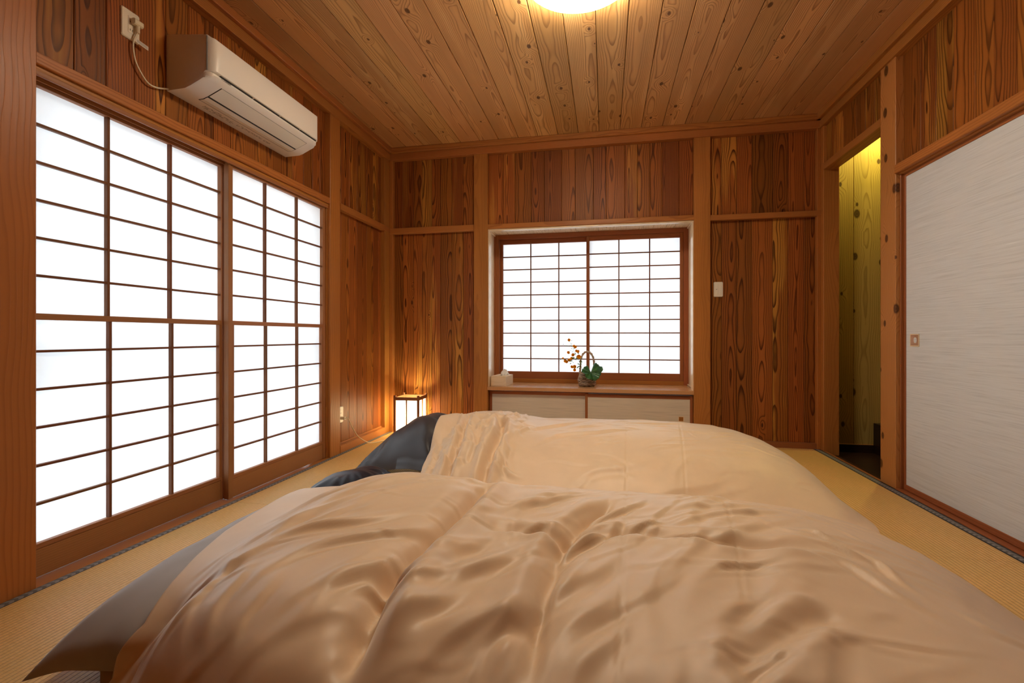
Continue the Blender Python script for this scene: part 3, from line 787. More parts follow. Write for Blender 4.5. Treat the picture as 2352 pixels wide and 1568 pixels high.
# small illegible print under the housing
pr = []
r2 = random.Random(3)
def print_strokes(name, y0, y1, x0, x1, n, mat):
    vs, fs = [], []
    for k in range(n):
        y = y0 + (y1 - y0) * (k + 0.5) / n
        if r2.random() < 0.5:
            a, b, c, d = x0 + r2.uniform(0, 0.006), x1 - r2.uniform(0, 0.006), y, y + 0.0022
        else:
            xx = r2.uniform(x0, x1 - 0.002); a, b, c, d = xx, xx + 0.0022, y - (y1 - y0) / n, y + (y1 - y0) / n
        i = len(vs)
        z0_ = on_low(a) - 0.0005; z1_ = on_low(b) - 0.0005
        vs += [(a, c, z0_), (a, d, z0_), (b, d, z1_), (b, c, z1_)]
        fs.append((i, i + 1, i + 2, i + 3))
    return mesh(name, vs, fs, mat, ac)
print_strokes('printed_caption', 1.985, 2.175, -1.938, -1.908, 30, M['grey_print'])
print_strokes('printed_caption', 2.195, 2.380, -1.926, -1.908, 34, M['grey_print'])
print_strokes('printed_caption', 2.395, 2.450, -1.930, -1.912, 12, M['grey_print'])
# maker's name on the chin
fc = bpy.data.curves.new('logo', 'FONT'); fc.body = 'TOSHIBA'; fc.size = 0.0135; fc.extrude = 0.0002; fc.space_character = 1.1
fo = bpy.data.objects.new('logo_tmp', fc); COL.objects.link(fo)
bpy.context.view_layer.update()
lm = bpy.data.meshes.new_from_object(fo.evaluated_get(bpy.context.evaluated_depsgraph_get()))
bpy.data.objects.remove(fo)
lm.materials.clear(); lm.materials.append(M['grey_print'])
link(bpy.data.objects.new('logo', lm), ac, Matrix.Translation((-1.7335, 1.888, 2.0475)) @ Matrix.Rotation(PI / 2, 4, 'Z') @ Matrix.Rotation(PI / 2, 4, 'X'))

# ------------------------------------------------------------------ outlets, plugs, cords, switch
def rounded_plate(name, w, h, t, r, mat, parent, mw):
    ring = []
    for (sx, sy, a0) in ((1, 1, 0), (-1, 1, 90), (-1, -1, 180), (1, -1, 270)):
        for k in range(5):
            a = math.radians(a0 + 22.5 * k)
            ring.append((sx * (w / 2 - r) + r * math.cos(a), sy * (h / 2 - r) + r * math.sin(a)))
    n = len(ring); vs = []
    for (sc_, z) in ((1.0, 0.0), (1.0, t * 0.55), (1 - 0.0022 / w * 2, t)):
        vs += [(x * sc_, y * sc_, z) for x, y in ring]
    fs = [tuple(range(n - 1, -1, -1)), tuple(range(2 * n, 3 * n))]
    for l in range(2):
        for k in range(n):
            j = (k + 1) % n
            fs.append((l * n + k, l * n + j, (l + 1) * n + j, (l + 1) * n + k))
    return mesh(name, vs, fs, mat, parent, False, mw)
FACE_R = Matrix(((0, 0, 1, 0), (1, 0, 0, 0), (0, 1, 0, 0), (0, 0, 0, 1)))       # plate in local XY faces +X (left wall)
FACE_F = Matrix(((1, 0, 0, 0), (0, 0, -1, 0), (0, 1, 0, 0), (0, 0, 0, 1)))      # plate faces -Y (back wall)
def outlet(loc, label):
    o = empty('wall_outlet', loc, label, 'outlet', None)
    rounded_plate('cover_plate', 0.078, 0.122, 0.008, 0.008, M['plate_pl'], o, Matrix.Translation(loc) @ FACE_R)
    rounded_plate('socket_insert', 0.026, 0.070, 0.0022, 0.003, M['plate_pl'], o, Matrix.Translation(Vector(loc) + Vector((0.008, 0, 0))) @ FACE_R)
    for dz in (0.012, -0.022):
        for dy in (-0.005, 0.005):
            bar('slot', loc[0] + 0.0098, loc[0] + 0.0106, loc[1] + dy - 0.001, loc[1] + dy + 0.001, loc[2] + dz - 0.004, loc[2] + dz + 0.004, M['black'], o, 'z', 0.0001)
    return o
outlet((LB, 1.654, 2.176), 'ivory wall outlet high on the planks beside the air conditioner')
outlet((LB, 3.268, 0.275), 'ivory wall outlet low on the planks near the glowing lantern')
pc = empty('power_cord', (LB + 0.0106, 1.668, 2.198), 'beige plug and cord from the air conditioner into the high outlet', 'cord')
bar('plug', LB + 0.0108, LB + 0.034, 1.650, 1.688, 2.178, 2.203, M['cord_pl'], pc, 'y', 0.005)
bar('plug_neck', LB + 0.016, LB + 0.030, 1.664, 1.678, 2.150, 2.180, M['cord_pl'], pc, 'z', 0.004)
cp = [(LB + 0.023, 1.671, 2.155)] + [onX(u, v, LB + 0.016) for u, v in ((306, 99), (310, 136), (323.6, 167), (340.6, 191), (361, 201.5))] + [(LB + 0.012, AY0 + 0.002, 1.996)]
tube('cable', spline(cp, 8), 0.0036, M['cord_pl'], pc, 8)
mesh('cable_tag', [(LB + 0.022, 1.664, 2.126), (LB + 0.030, 1.712, 2.116), (LB + 0.030, 1.712, 2.100), (LB + 0.022, 1.664, 2.110),
                   (LB + 0.021, 1.664, 2.126), (LB + 0.029, 1.712, 2.116), (LB + 0.029, 1.712, 2.100), (LB + 0.021, 1.664, 2.110)],
     [(0, 3, 2, 1), (4, 5, 6, 7), (0, 1, 5, 4), (1, 2, 6, 5), (2, 3, 7, 6), (3, 0, 4, 7)], M['tag'], pc)
for k in range(3):
    z = 2.1225 - 0.004 * k
    mesh('tag_line', [(LB + 0.0228, 1.668, z), (LB + 0.0299, 1.709, z - 0.009), (LB + 0.0299, 1.709, z - 0.0105), (LB + 0.0228, 1.668, z - 0.0015)], [(0, 3, 2, 1)], M['grey_print'], pc)

sw = empty('light_switch', (0.891, BB, 1.242), 'ivory double rocker light switch on the dark planks beside the post', 'switch')
rounded_plate('cover_plate', 0.070, 0.120, 0.008, 0.008, M['plate_pl'], sw, Matrix.Translation((0.891, BB, 1.242)) @ FACE_F)
bar('rocker', 0.8690, 0.8892, BB - 0.0105, BB - 0.0075, 1.197, 1.288, M['plate_pl'], sw, 'z', 0.001)
bar('rocker', 0.8898, 0.912, BB - 0.0105, BB - 0.0075, 1.243, 1.288, M['plate_pl'], sw, 'z', 0.001)
bar('rocker', 0.8898, 0.912, BB - 0.0105, BB - 0.0075, 1.197, 1.242, M['plate_pl'], sw, 'z', 0.001)
bar('indicator', 0.8725, 0.881, BB - 0.0109, BB - 0.0100, 1.2405, 1.2435, M['black'], sw, 'x', 0.0002)

# ------------------------------------------------------------------ floor lantern
LX, LY, LS, LR = -1.668, 3.912, 0.104, math.radians(2.5)
lan = empty('floor_lantern', (LX, LY, 0), 'square wooden floor lantern with glowing paper sides in the corner', 'lantern')
LMW = Matrix.Translation((LX, LY, 0)) @ Matrix.Rotation(LR, 4, 'Z')
M['lan_wood'] = wood('lantern_wood', (0.26, 0.095, 0.035), (0.15, 0.05, 0.018), ring=200, depth=(0.1, 0.3), wob=0.01, line=0.4, vary=0.05)
def lbar(name, x0, x1, y0, y1, z0, z1, mat, axis='z', c=0.001):
    a, b, L = (x1 - x0, y1 - y0, z1 - z0) if axis == 'z' else ((z1 - z0, y1 - y0, x1 - x0) if axis == 'x' else (x1 - x0, z1 - z0, y1 - y0))
    o = bpy.data.objects.new(name, bar_mesh(a, b, L, c, mat))
    return link(o, lan, LMW @ Matrix.Translation(((x0 + x1) / 2, (y0 + y1) / 2, (z0 + z1) / 2)) @ AXROT[axis])
for sx in (-1, 1):
    for sy in (-1, 1):
        lbar('post', sx * LS - 0.009, sx * LS + 0.009, sy * LS - 0.009, sy * LS + 0.009, 0, 0.360, M['lan_wood'])
for s in (-1, 1):
    for (z0, z1) in ((0.318, 0.345), (0.02, 0.045)):
        lbar('rail', -LS + 0.009, LS - 0.009, s * LS - 0.006, s * LS + 0.006, z0, z1, M['lan_wood'], 'x')
        lbar('rail', s * LS - 0.006, s * LS + 0.006, -LS + 0.009, LS - 0.009, z0, z1, M['lan_wood'], 'y')
    lbar('muntin', -0.0055, 0.0055, s * LS - 0.006, s * LS + 0.006, 0.045, 0.318, M['lan_wood'])
    lbar('muntin', s * LS - 0.006, s * LS + 0.006, -0.0055, 0.0055, 0.045, 0.318, M['lan_wood'])
    q = LS - 0.0045
    o = mesh('paper_side', [(-q, s * q, 0.03), (q, s * q, 0.03), (q, s * q, 0.325), (-q, s * q, 0.325)], [(0, 1, 2, 3)], M['lamp_paper'], lan, mw=LMW)
    o = mesh('paper_side', [(s * q, -q, 0.03), (s * q, q, 0.03), (s * q, q, 0.325), (s * q, -q, 0.325)], [(0, 1, 2, 3)], M['lamp_paper'], lan, mw=LMW)
lbar('floor_plate', -LS + 0.006, LS - 0.006, -LS + 0.006, LS - 0.006, 0.012, 0.022, M['lan_wood'], 'x')
M['bulb'] = plain('bulb_glow', (1, 0.9, 0.7), 0.4, emit=(1.0, 0.88, 0.58), es=30.0)
lathe('bulb', [(0.012, 0.02), (0.012, 0.07), (0.030, 0.10), (0.033, 0.125), (0.026, 0.15), (0.0005, 0.162)], M['bulb'], lan, 20, (LX, LY, 0))
ld = bpy.data.lights.new('lantern_light', 'POINT'); ld.energy = LANTERN_W; ld.color = (1.0, 0.90, 0.58); ld.shadow_soft_size = 0.035
link(bpy.data.objects.new('lantern_light', ld), lan, Matrix.Translation((LX, LY, 0.20)))
lc = empty('lantern_cord', (-1.93, 3.295, 0.25), 'cream lamp cord from the low outlet to the lantern', 'cord')
bar('plug', LB + 0.0108, LB + 0.045, 3.258, 3.276, 0.240, 0.262, M['cord_pl'], lc, 'x', 0.004)
tube('cable', spline([(LB + 0.044, 3.267, 0.251), (LB + 0.062, 3.285, 0.245), (-1.895, 3.33, 0.17), (-1.882, 3.40, 0.085), (-1.86, 3.50, 0.022), (-1.835, 3.565, 0.0052), (-1.80, 3.64, 0.0052),
                      (-1.770, 3.73, 0.0052), (-1.745, 3.802, 0.009)], 8), 0.0034, M['cord_pl'], lc, 8)

# ------------------------------------------------------------------ tissue box on the ledge
ZL = 0.4282
tb = empty('tissue_box', (-0.912, 4.195, ZL), 'pale wooden tissue box with a tissue sticking out on the ledge', 'tissue box')
TMW = Matrix.Translation((-0.912, 4.195, ZL)) @ Matrix.Rotation(math.radians(-5), 4, 'Z')
def tbar(name, x0, x1, y0, y1, z0, z1, axis):
    a, b, L = (z1 - z0, y1 - y0, x1 - x0) if axis == 'x' else (x1 - x0, z1 - z0, y1 - y0)
    link(bpy.data.objects.new(name, bar_mesh(a, b, L, 0.001, M['box_wood'])), tb, TMW @ Matrix.Translation(((x0 + x1) / 2, (y0 + y1) / 2, (z0 + z1) / 2)) @ AXROT[axis])
tbar('side_panel', -0.068, 0.068, -0.113, -0.105, 0, 0.080, 'x'); tbar('side_panel', -0.068, 0.068, 0.105, 0.113, 0, 0.080, 'x')
tbar('side_panel', -0.068, -0.060, -0.105, 0.105, 0, 0.080, 'y'); tbar('side_panel', 0.060, 0.068, -0.105, 0.105, 0, 0.080, 'y')
tbar('lid', -0.068, -0.012, -0.113, 0.113, 0.080, 0.087, 'y'); tbar('lid', 0.012, 0.068, -0.113, 0.113, 0.080, 0.087, 'y')
tbar('lid_end', -0.012, 0.012, -0.113, -0.070, 0.080, 0.087, 'y'); tbar('lid_end', -0.012, 0.012, 0.070, 0.113, 0.080, 0.087, 'y')
M['tissue'] = plain('tissue_paper', (0.85, 0.85, 0.85), 0.9, 0.1)
vs, fs = [], []
nu, nv = 22, 12
for j in range(nv):
    t = j / (nv - 1)
    for i in range(nu):
        a = 2 * PI * i / nu
        rr = (0.012 + 0.026 * math.sin(PI * min(1, t * 0.9) ** 0.8)) * (1 + 0.35 * math.sin(3 * a + 4 * t) + 0.15 * math.sin(7 * a)) * (1 - 0.5 * t)
        vs.append((0.006 + rr * math.cos(a) + 0.022 * t, 0.02 + 0.8 * rr * math.sin(a), 0.070 + 0.062 * t + 0.014 * t * math.sin(2 * a + 0.6)))
for j in range(nv - 1):
    for i in range(nu):
        k = (i + 1) % nu
        fs.append((j * nu + i, j * nu + k, (j + 1) * nu + k, (j + 1) * nu + i))
fs.append(tuple((nv - 1) * nu + i for i in range(nu)))
mesh('tissue', vs, fs, M['tissue'], tb, True, TMW)

# ------------------------------------------------------------------ flower basket on the ledge
BX, BY = -0.158, 4.240
M['wicker'] = plain('twisted_wicker', (0.44, 0.33, 0.235), 0.65, 0.3)
M['wicker2'] = plain('dark_wicker', (0.28, 0.20, 0.135), 0.65, 0.3)
M['dish'] = plain('black_dish', (0.01, 0.01, 0.01), 0.3)
bk = empty('wicker_basket', (BX, BY, ZL), 'small woven basket with a tall arched handle on the ledge', 'basket')
lathe('base_dish', [(0.0001, 0.0), (0.045, 0.0), (0.048, 0.004), (0.046, 0.009), (0.0001, 0.009)], M['dish'], bk, 32, (BX, BY, ZL))
def brad(h):
    k = h / 0.108
    return 0.050 + 0.026 * math.sin(PI * min(1.0, 0.12 + k * 0.80)) - 0.004 * k
lathe('inner_wall', [(0.03, 0.008)] + [(brad(0.006 + 0.10 * k / 8) - 0.005, 0.010 + 0.10 * k / 8) for k in range(9)], M['wicker2'], bk, 32, (BX, BY, ZL))
NR = 11
for k in range(NR):
    h = 0.010 + 0.098 * k / (NR - 1)
    pts = []
    for i in range(73):
        a = 2 * PI * i / 72
        w = 0.0034 * math.sin(a * 12 + (k % 2) * PI) + 0.001 * math.sin(a * 5 + k)
        pts.append((BX + (brad(h) + w) * math.cos(a), BY + (brad(h) + w) * math.sin(a), ZL + h + 0.0028 * math.sin(a * 9 + k * 1.7)))
    tube('woven_strand', pts, 0.0054, M['wicker'] if k % 3 else M['wicker2'], bk, 6)
for s in range(2):
    pts = []
    for i in range(81):
        t = i / 80
        if t < 0.3: x, z = -0.062 + 0.006 * (t / 0.3), 0.09 + 0.115 * t / 0.3
        elif t > 0.7: x, z = 0.066 - 0.004 * ((1 - t) / 0.3), 0.09 + 0.115 * (1 - t) / 0.3
        else:
            a = PI * (t - 0.3) / 0.4
            x, z = -0.056 * math.cos(a) * 1.05 + 0.003, 0.205 + 0.098 * math.sin(a)
        ph = i * 0.75 + s * PI
        pts.append((BX + x + 0.0045 * math.cos(ph), BY + 0.005 * math.sin(ph), ZL + z + 0.003 * math.sin(ph)))
    tube('handle_strand', pts, 0.0066, M['wicker'], bk, 6)
# the big round green leaf
M['leaf'] = (lambda t: (t.put(t.b.inputs['Base Color'], t.mix(t.ss(t.noise(t.obj(), 30.0, 2, 0.5), 0.35, 0.7), (0.016, 0.085, 0.030), (0.045, 0.19, 0.045))),
                        t.put(t.b.inputs['Roughness'], 0.32), t.put(t.b.inputs['Specular IOR Level'], 0.6), t.m)[-1])(NT('glossy_leaf'))
M['stem'] = plain('green_stem', (0.10, 0.20, 0.05), 0.5)
lf = empty('round_leaf', (BX, BY - 0.03, ZL + 0.08), 'large glossy round green leaf resting on the basket rim', 'leaf')
cc = Vector((BX + 0.036, BY - 0.090, ZL + 0.128))
vs, fs = [cc.copy()], []
na, nr = 60, 9
nx = Vector((1, 0.06, -0.05)).normalized(); nzv = Vector((0.05, 0.55, 0.83)).normalized()
nout = nx.cross(nzv)
if nout.y > 0: nout = -nout
for j in range(1, nr + 1):
    q = j / nr
    for i in range(na + 1):
        a = math.radians(112) + (2 * PI - math.radians(34)) * i / na
        rr = 0.088 * q * (1 + 0.06 * math.sin(6 * a) + 0.035 * math.sin(17 * a) * q) * (1.0 + 0.12 * math.cos(a - 0.6))
        cup = 0.030 * q * q * math.sin(a * 2.0 + 0.6) + 0.010 * math.sin(7 * a) * q + 0.012 * q * q
        vs.append(cc + nx * rr * math.cos(a) * 0.98 + nzv * rr * math.sin(a) * 0.86 + nout * cup)
for i in range(na):
    fs.append((0, 1 + i, 2 + i))
for j in range(nr - 1):
    for i in range(na):
        a = 1 + j * (na + 1) + i
        fs.append((a, a + na + 1, a + na + 2, a + 1))
blade = mesh('leaf_blade', vs, fs, M['leaf'], lf, True)
so = blade.modifiers.new('thickness', 'SOLIDIFY'); so.thickness = 0.0012
for a in (150, 190, 225, 260, 295, 330, 370, 405):
    a_ = math.radians(a)
    pts = []
    for k in range(6):
        q = 0.08 + 0.80 * k / 5
        rr = 0.088 * q * (1.0 + 0.12 * math.cos(a_ - 0.6))
        cup = 0.030 * q * q * math.sin(a_ * 2.0 + 0.6) + 0.010 * math.sin(7 * a_) * q + 0.012 * q * q
        pts.append(cc + nx * rr * math.cos(a_) * 0.98 + nzv * rr * math.sin(a_) * 0.86 + nout * (cup + 0.0014))
    tube('leaf_vein', pts, [0.0012, 0.0011, 0.001, 0.0008, 0.0006, 0.0004], M['stem'], lf, 5)
tube('leaf_stalk', spline([cc + nout * -0.001, (BX + 0.015, BY - 0.068, ZL + 0.135), (BX + 0.005, BY - 0.035, ZL + 0.120), (BX + 0.0, BY - 0.012, ZL + 0.07), (BX, BY, ZL + 0.025)], 6), 0.003, M['stem'], lf, 6)
# flowering branch
M['petal'] = plain('orange_yellow_petal', (0.95, 0.47, 0.015), 0.6, 0.2)
M['bud'] = plain('dark_bud', (0.10, 0.05, 0.04), 0.6)
M['small_leaf'] = plain('small_green_leaf', (0.07, 0.22, 0.04), 0.5)
fb = empty('flower_branch', (BX - 0.03, BY, ZL + 0.06), 'branch of orange-yellow double blossoms leaning out of the basket', 'flowers')
def zp(px, py, y): return Vector(onY(1270 + px / 11.2, 760 + py / 11.2, y))
FY = BY - 0.027
def stem(ps, r=0.0011):
    tube('stem', spline([zp(a, b, FY + o) for a, b, o in ps], 6), r, M['stem'], fb, 5)
tube('stem', spline([(BX - 0.01, BY, ZL + 0.03), (BX - 0.02, BY - 0.01, ZL + 0.08), zp(790, 1100, FY + 0.01)], 6), 0.0015, M['stem'], fb, 5)
stem([(790, 1100, 0.01), (735, 930, 0), (690, 800, -0.01), (620, 690, -0.01), (560, 560, -0.005), (500, 430, 0), (450, 320, 0), (410, 245, 0)], 0.0015)
stem([(690, 800, -0.01), (600, 745, -0.02), (500, 725, -0.02), (400, 765, -0.02), (300, 740, -0.02), (225, 712, -0.02)])
stem([(735, 930, 0), (660, 880, -0.015), (590, 900, -0.015), (545, 950, -0.02), (560, 1000, -0.02)])
stem([(560, 560, -0.005), (460, 560, 0), (390, 565, 0)], 0.0008); stem([(470, 360, 0), (350, 385, 0), (265, 345, 0)], 0.0007); stem([(455, 330, 0), (480, 290, 0), (486, 246, 0)], 0.0007)
stem([(700, 820, 0.0), (735, 830, 0.01), (760, 810, 0.01)], 0.0008)
PET = []
def petal_mesh():
    vs, fs = [], []
    n = 5
    for i in range(n):
        t = i / (n - 1)
        wd = 0.0056 * math.sin(PI * (0.15 + 0.8 * t))
        z = 0.0035 * t * t
        vs += [(t * 0.0105, -wd, z + 0.0008), (t * 0.0105, 0, z), (t * 0.0105, wd, z + 0.0008)]
    for i in range(n - 1):
        k = i * 3
        fs += [(k, k + 3, k + 4, k + 1), (k + 1, k + 4, k + 5, k + 2)]
    return vs, fs
pv, pf = petal_mesh()
bvs, bfs = [], []
for layer, (cnt, tilt, s) in enumerate(((8, 10, 1.0), (7, 35, 0.85), (5, 62, 0.65))):
    for k in range(cnt):
        mw = Matrix.Rotation(2 * PI * k / cnt + layer * 0.4, 4, 'Z') @ Matrix.Rotation(-math.radians(tilt), 4, 'Y') @ Matrix.Scale(s, 4)
        i0 = len(bvs)
        bvs += [mw @ Vector(v) for v in pv]; bfs += [tuple(i0 + i for i in f) for f in pf]
bme = bpy.data.meshes.new('blossom'); bme.from_pydata([tuple(v) for v in bvs], [], bfs); bme.materials.append(M['petal']); bme.update()
for px, py, s in ((410, 235, 0.85), (545, 392, 0.8), (575, 410, 0.85), (595, 510, 0.75), (655, 530, 0.9), (390, 560, 0.9), (520, 618, 0.95), (668, 655, 1.2), (490, 715, 1.0),
                  (325, 770, 0.95), (365, 790, 0.9), (410, 755, 0.95), (262, 702, 0.6), (485, 930, 0.9), (567, 915, 1.05), (560, 1005, 0.85)):
    o = bpy.data.objects.new('blossom', bme)
    p = zp(px, py, FY - 0.012)
    d = Vector((rng.uniform(-0.5, 0.5), -1, rng.uniform(-0.3, 0.6))).normalized()
    link(o, fb, Matrix.Translation(p) @ d.to_track_quat('Z', 'Y').to_matrix().to_4x4() @ Matrix.Rotation(rng.uniform(0, 6), 4, 'Z') @ Matrix.Scale(s * 1.75, 4))
lv, lfs = [], []
n = 7
for i in range(n):
    t = i / (n - 1)
    wd = 0.0055 * math.sin(PI * t) ** 0.8 + 0.0002
    lv += [(t * 0.026, -wd, 0.002 * math.sin(PI * t)), (t * 0.026, 0, 0), (t * 0.026, wd, 0.002 * math.sin(PI * t))]
for i in range(n - 1):
    k = i * 3
    lfs += [(k, k + 3, k + 4, k + 1), (k + 1, k + 4, k + 5, k + 2)]
lme = bpy.data.meshes.new('small_leaf'); lme.from_pydata(lv, [], lfs); lme.materials.append(M['small_leaf']); lme.update()
for px, py in ((495, 505), (545, 470), (575, 560), (525, 545), (600, 580), (565, 680), (620, 665), (610, 765), (520, 760), (540, 830), (470, 840), (645, 820), (605, 880), (612, 965), (738, 835), (760, 805), (690, 745), (235, 715), (660, 880), (650, 600)):
    o = bpy.data.objects.new('small_leaf', lme)
    d = Vector((rng.uniform(-1, 0.5), rng.uniform(-0.7, 0.3), rng.uniform(-0.8, 0.8))).normalized()
    link(o, fb, Matrix.Translation(zp(px, py, FY - 0.006)) @ d.to_track_quat('X', 'Z').to_matrix().to_4x4() @ Matrix.Rotation(rng.uniform(-0.9, 0.9), 4, 'X') @ Matrix.Scale(rng.uniform(0.9, 1.4), 4))
for px, py in ((267, 345), (486, 244), (480, 330), (482, 452)):
    p = zp(px, py, FY)
    lathe('bud', [(0.0003, -0.004), (0.0028, -0.002), (0.0034, 0.0), (0.0026, 0.003), (0.0003, 0.0055)], M['bud'], fb, 8, tuple(p))

# ------------------------------------------------------------------ bedding
def smooth1(xs, ys, x, w=0.06):
    """piecewise-linear curve blurred for a soft profile"""
    g = np.linspace(-2, 2, 9); k = np.exp(-g * g); k /= k.sum()
    return sum(kk * np.interp(x + w * gg * 0.5, xs, ys) for kk, gg in zip(k, g))
def mattress(name, x0, x1, y0, y1, h, label):
    nx_, ny_ = 44, 26
    vs, fs = [], []
    def sq(s): return 1 - abs(s) ** 10
    for lay in (0, 1):
        for i in range(nx_ + 1):
            for j in range(ny_ + 1):
                s, t = i / nx_ * 2 - 1, j / ny_ * 2 - 1
                e = (max(sq(s), 0) * max(sq(t), 0)) ** 0.35
                puff = 0.004 * math.sin(s * 14) * math.sin(t * 8)
                z = h * 0.5 + (1 if lay else -1) * (h * 0.5 - 0.002) * (0.55 + 0.45 * e) + (puff * e if lay else 0)
                vs.append((x0 + (x1 - x0) * (s + 1) / 2, y0 + (y1 - y0) * (t + 1) / 2, z))
    A = (nx_ + 1) * (ny_ + 1)
    for i in range(nx_):
        for j in range(ny_):
            a = i * (ny_ + 1) + j
            fs.append((A + a, A + a + ny_ + 1, A + a + ny_ + 2, A + a + 1)); fs.append((a, a + 1, a + ny_ + 2, a + ny_ + 1))
    for i in range(nx_):
        a = i * (ny_ + 1); b = a + ny_
        fs.append((a, a + ny_ + 1, A + a + ny_ + 1, A + a)); fs.append((b, A + b, A + b + ny_ + 1, b + ny_ + 1))
    for j in range(ny_):
        a = j; b = nx_ * (ny_ + 1) + j
        fs.append((a, A + a, A + a + 1, a + 1)); fs.append((b, b + 1, A + b + 1, A + b))
    zmin = min(v[2] for v in vs)
    vs = [(x, y, z - zmin + 0.0015) for x, y, z in vs]
    return tag(mesh(name, vs, fs, M['mattress'], None, True), label, 'futon')
mattress('futon_mattress', -1.19, 0.92, 0.93, 1.84, 0.085, 'thin futon mattress under the duvet with the grey pillow')
mattress('futon_mattress', -0.98, 0.92, 2.42, 3.36, 0.085, 'thin futon mattress under the duvet with the charcoal pillow')

def pillow(name, center, size, thick, rotz, mat, label, seam, ramp, seed=0, wr=0.006, inset=0.08, full=0.55):
    """seam(x) = height of the seam, ramp(x) scales the loft; corners pinch to points, underside is flat."""
    rs = np.random.RandomState(seed)
    n = 72
    ca, sa = math.cos(rotz), math.sin(rotz)
    ph = rs.uniform(0, 6, 8)
    g = np.linspace(-1, 1, n + 1)
    S, T = np.meshgrid(g, g, indexing='ij')
    e = np.maximum((1 - np.abs(S) ** 3.2) * (1 - np.abs(T) ** 3.2), 0) ** full
    px = size[0] / 2 * S * (1 - inset * (1 - T * T) * np.abs(S) ** 2)
    py = size[1] / 2 * T * (1 - inset * (1 - S * S) * np.abs(T) ** 2)
    x = center[0] + ca * px - sa * py; y = center[1] + sa * px + ca * py
    rim = 1 - e
    ang = np.arctan2(T, S)
    w = wr * (np.sin(ang * 16 + ph[0] + 2.5 * np.sin(4 * S + ph[1])) * rim ** 0.7 * e ** 0.35 * 1.5 + 0.5 * np.sin(7 * S + 5 * T + ph[2] + 2 * np.sin(3 * T)) * e)
    for sx in (-1, 1):
        for sy in (-1, 1):           # folds running out of each corner
            d = np.hypot(S - sx, T - sy); th = np.arctan2(T - sy, S - sx)
            w += wr * 1.3 * np.sin(th * 11 + ph[3]) * np.exp(-(d / 0.55) ** 2) * np.clip(d / 0.25, 0, 1)
    zs = seam(x)
    top = zs + thick * ramp(x) * e + w; bot = zs - 0.012 * e
    vs = list(zip(x.ravel(), y.ravel(), top.ravel())) + list(zip(x.ravel(), y.ravel(), bot.ravel()))
    fs = []
    A = (n + 1) ** 2
    for i in range(n):
        for j in range(n):
            a = i * (n + 1) + j
            fs.append((a, a + n + 1, a + n + 2, a + 1)); fs.append((A + a, A + a + 1, A + a + n + 2, A + a + n + 1))
    for i in range(n):
        for a, b in ((i * (n + 1), (i + 1) * (n + 1)), ((i + 1) * (n + 1) + n, i * (n + 1) + n), (i + 1, i), (n * (n + 1) + i, n * (n + 1) + i + 1)):
            fs.append((a, A + a, A + b, b))
    o = tag(mesh(name, vs, fs, mat, None, True), label, 'pillow')
    def ptop(X, Y):
        lx = ca * (X - center[0]) + sa * (Y - center[1]); ly = -sa * (X - center[0]) + ca * (Y - center[1])
        s, t = np.clip(lx / (size[0] * 0.52), -1, 1), np.clip(ly / (size[1] * 0.52), -1, 1)
        ee = np.maximum((1 - np.abs(s) ** 3.2) * (1 - np.abs(t) ** 3.2), 0) ** full
        return np.where(ee > 0, seam(X) + thick * ramp(X) * ee, 0.0)
    return o, ptop
def lin(a, b, za, zb):
    def f(x):
        t = np.clip((x - a) / (b - a), 0, 1); t = t * t * (3 - 2 * t)
        return za + (zb - za) * t
    return f
gpil, gtop = pillow('grey_pillow', (-1.095, 1.37, 0.09), (0.58, 0.96), 0.148, math.radians(8), M['grey_cloth'], 'wide mid-grey pillow poking out from under the front duvet',
                    lin(-1.36, -1.20, 0.070, 0.102), lin(-1.45, -1.2, 0.85, 1.0), 2, 0.003, 0.02, 0.45)
npil, ntop = pillow('navy_pillow', (-1.205, 2.09, 0.10), (0.46, 0.40), 0.170, math.radians(12), M['navy_cloth'], 'dark navy pillow lying between the two duvets',
                    lin(-1.42, -1.15, 0.055, 0.062), lin(-1.42, -1.1, 0.75, 1.0), 5, 0.005)
cpil, ctop = pillow('charcoal_pillow', (-1.135, 2.865, 0.1), (0.68, 0.52), 0.270, math.radians(-20), M['char_cloth'], 'charcoal sateen pillow with a small white tag before the lantern',
                    lin(-1.50, -1.04, 0.035, 0.104), lin(-1.5, -1.08, 0.62, 1.0), 9, 0.009, 0.04)
def cp_edge(px, out, z):
    a_ = math.radians(-20); py = -0.26 - out
    return (-1.135 + math.cos(a_) * px - math.sin(a_) * py, 2.865 + math.sin(a_) * px + math.cos(a_) * py, z)
tgp = [cp_edge(-0.285, -0.004, 0.040), cp_edge(-0.232, -0.004, 0.042), cp_edge(-0.232, 0.010, 0.019), cp_edge(-0.285, 0.010, 0.017)]
tg = mesh('label_tag', [Vector(p) for p in tgp] + [Vector(p) + Vector((0, 0.0012, 0)) for p in tgp], [(3, 2, 1, 0), (4, 5, 6, 7), (0, 1, 5, 4), (1, 2, 6, 5), (2, 3, 7, 6), (3, 0, 4, 7)], M['tag'], cpil)
r2.seed(5)
vs, fs = [], []
for k in range(7):
    t0 = 0.14 + 0.105 * k
    a = Vector(tgp[0]).lerp(Vector(tgp[1]), t0); b = Vector(tgp[3]).lerp(Vector(tgp[2]), t0)
    a2 = Vector(tgp[0]).lerp(Vector(tgp[1]), t0 + 0.055); b2 = Vector(tgp[3]).lerp(Vector(tgp[2]), t0 + 0.055)
    q0, q1 = 0.36 - 0.12 * (k in (0, 6)), 0.66 + 0.1 * (k == 6)
    i = len(vs); off = Vector((0, -0.0003, 0))
    vs += [a.lerp(b, q0) + off, a2.lerp(b2, q0) + off, a2.lerp(b2, q1) + off, a.lerp(b, q1) + off]; fs.append((i + 3, i + 2, i + 1, i))
mesh('tag_print', vs, fs, M['grey_print'], cpil)

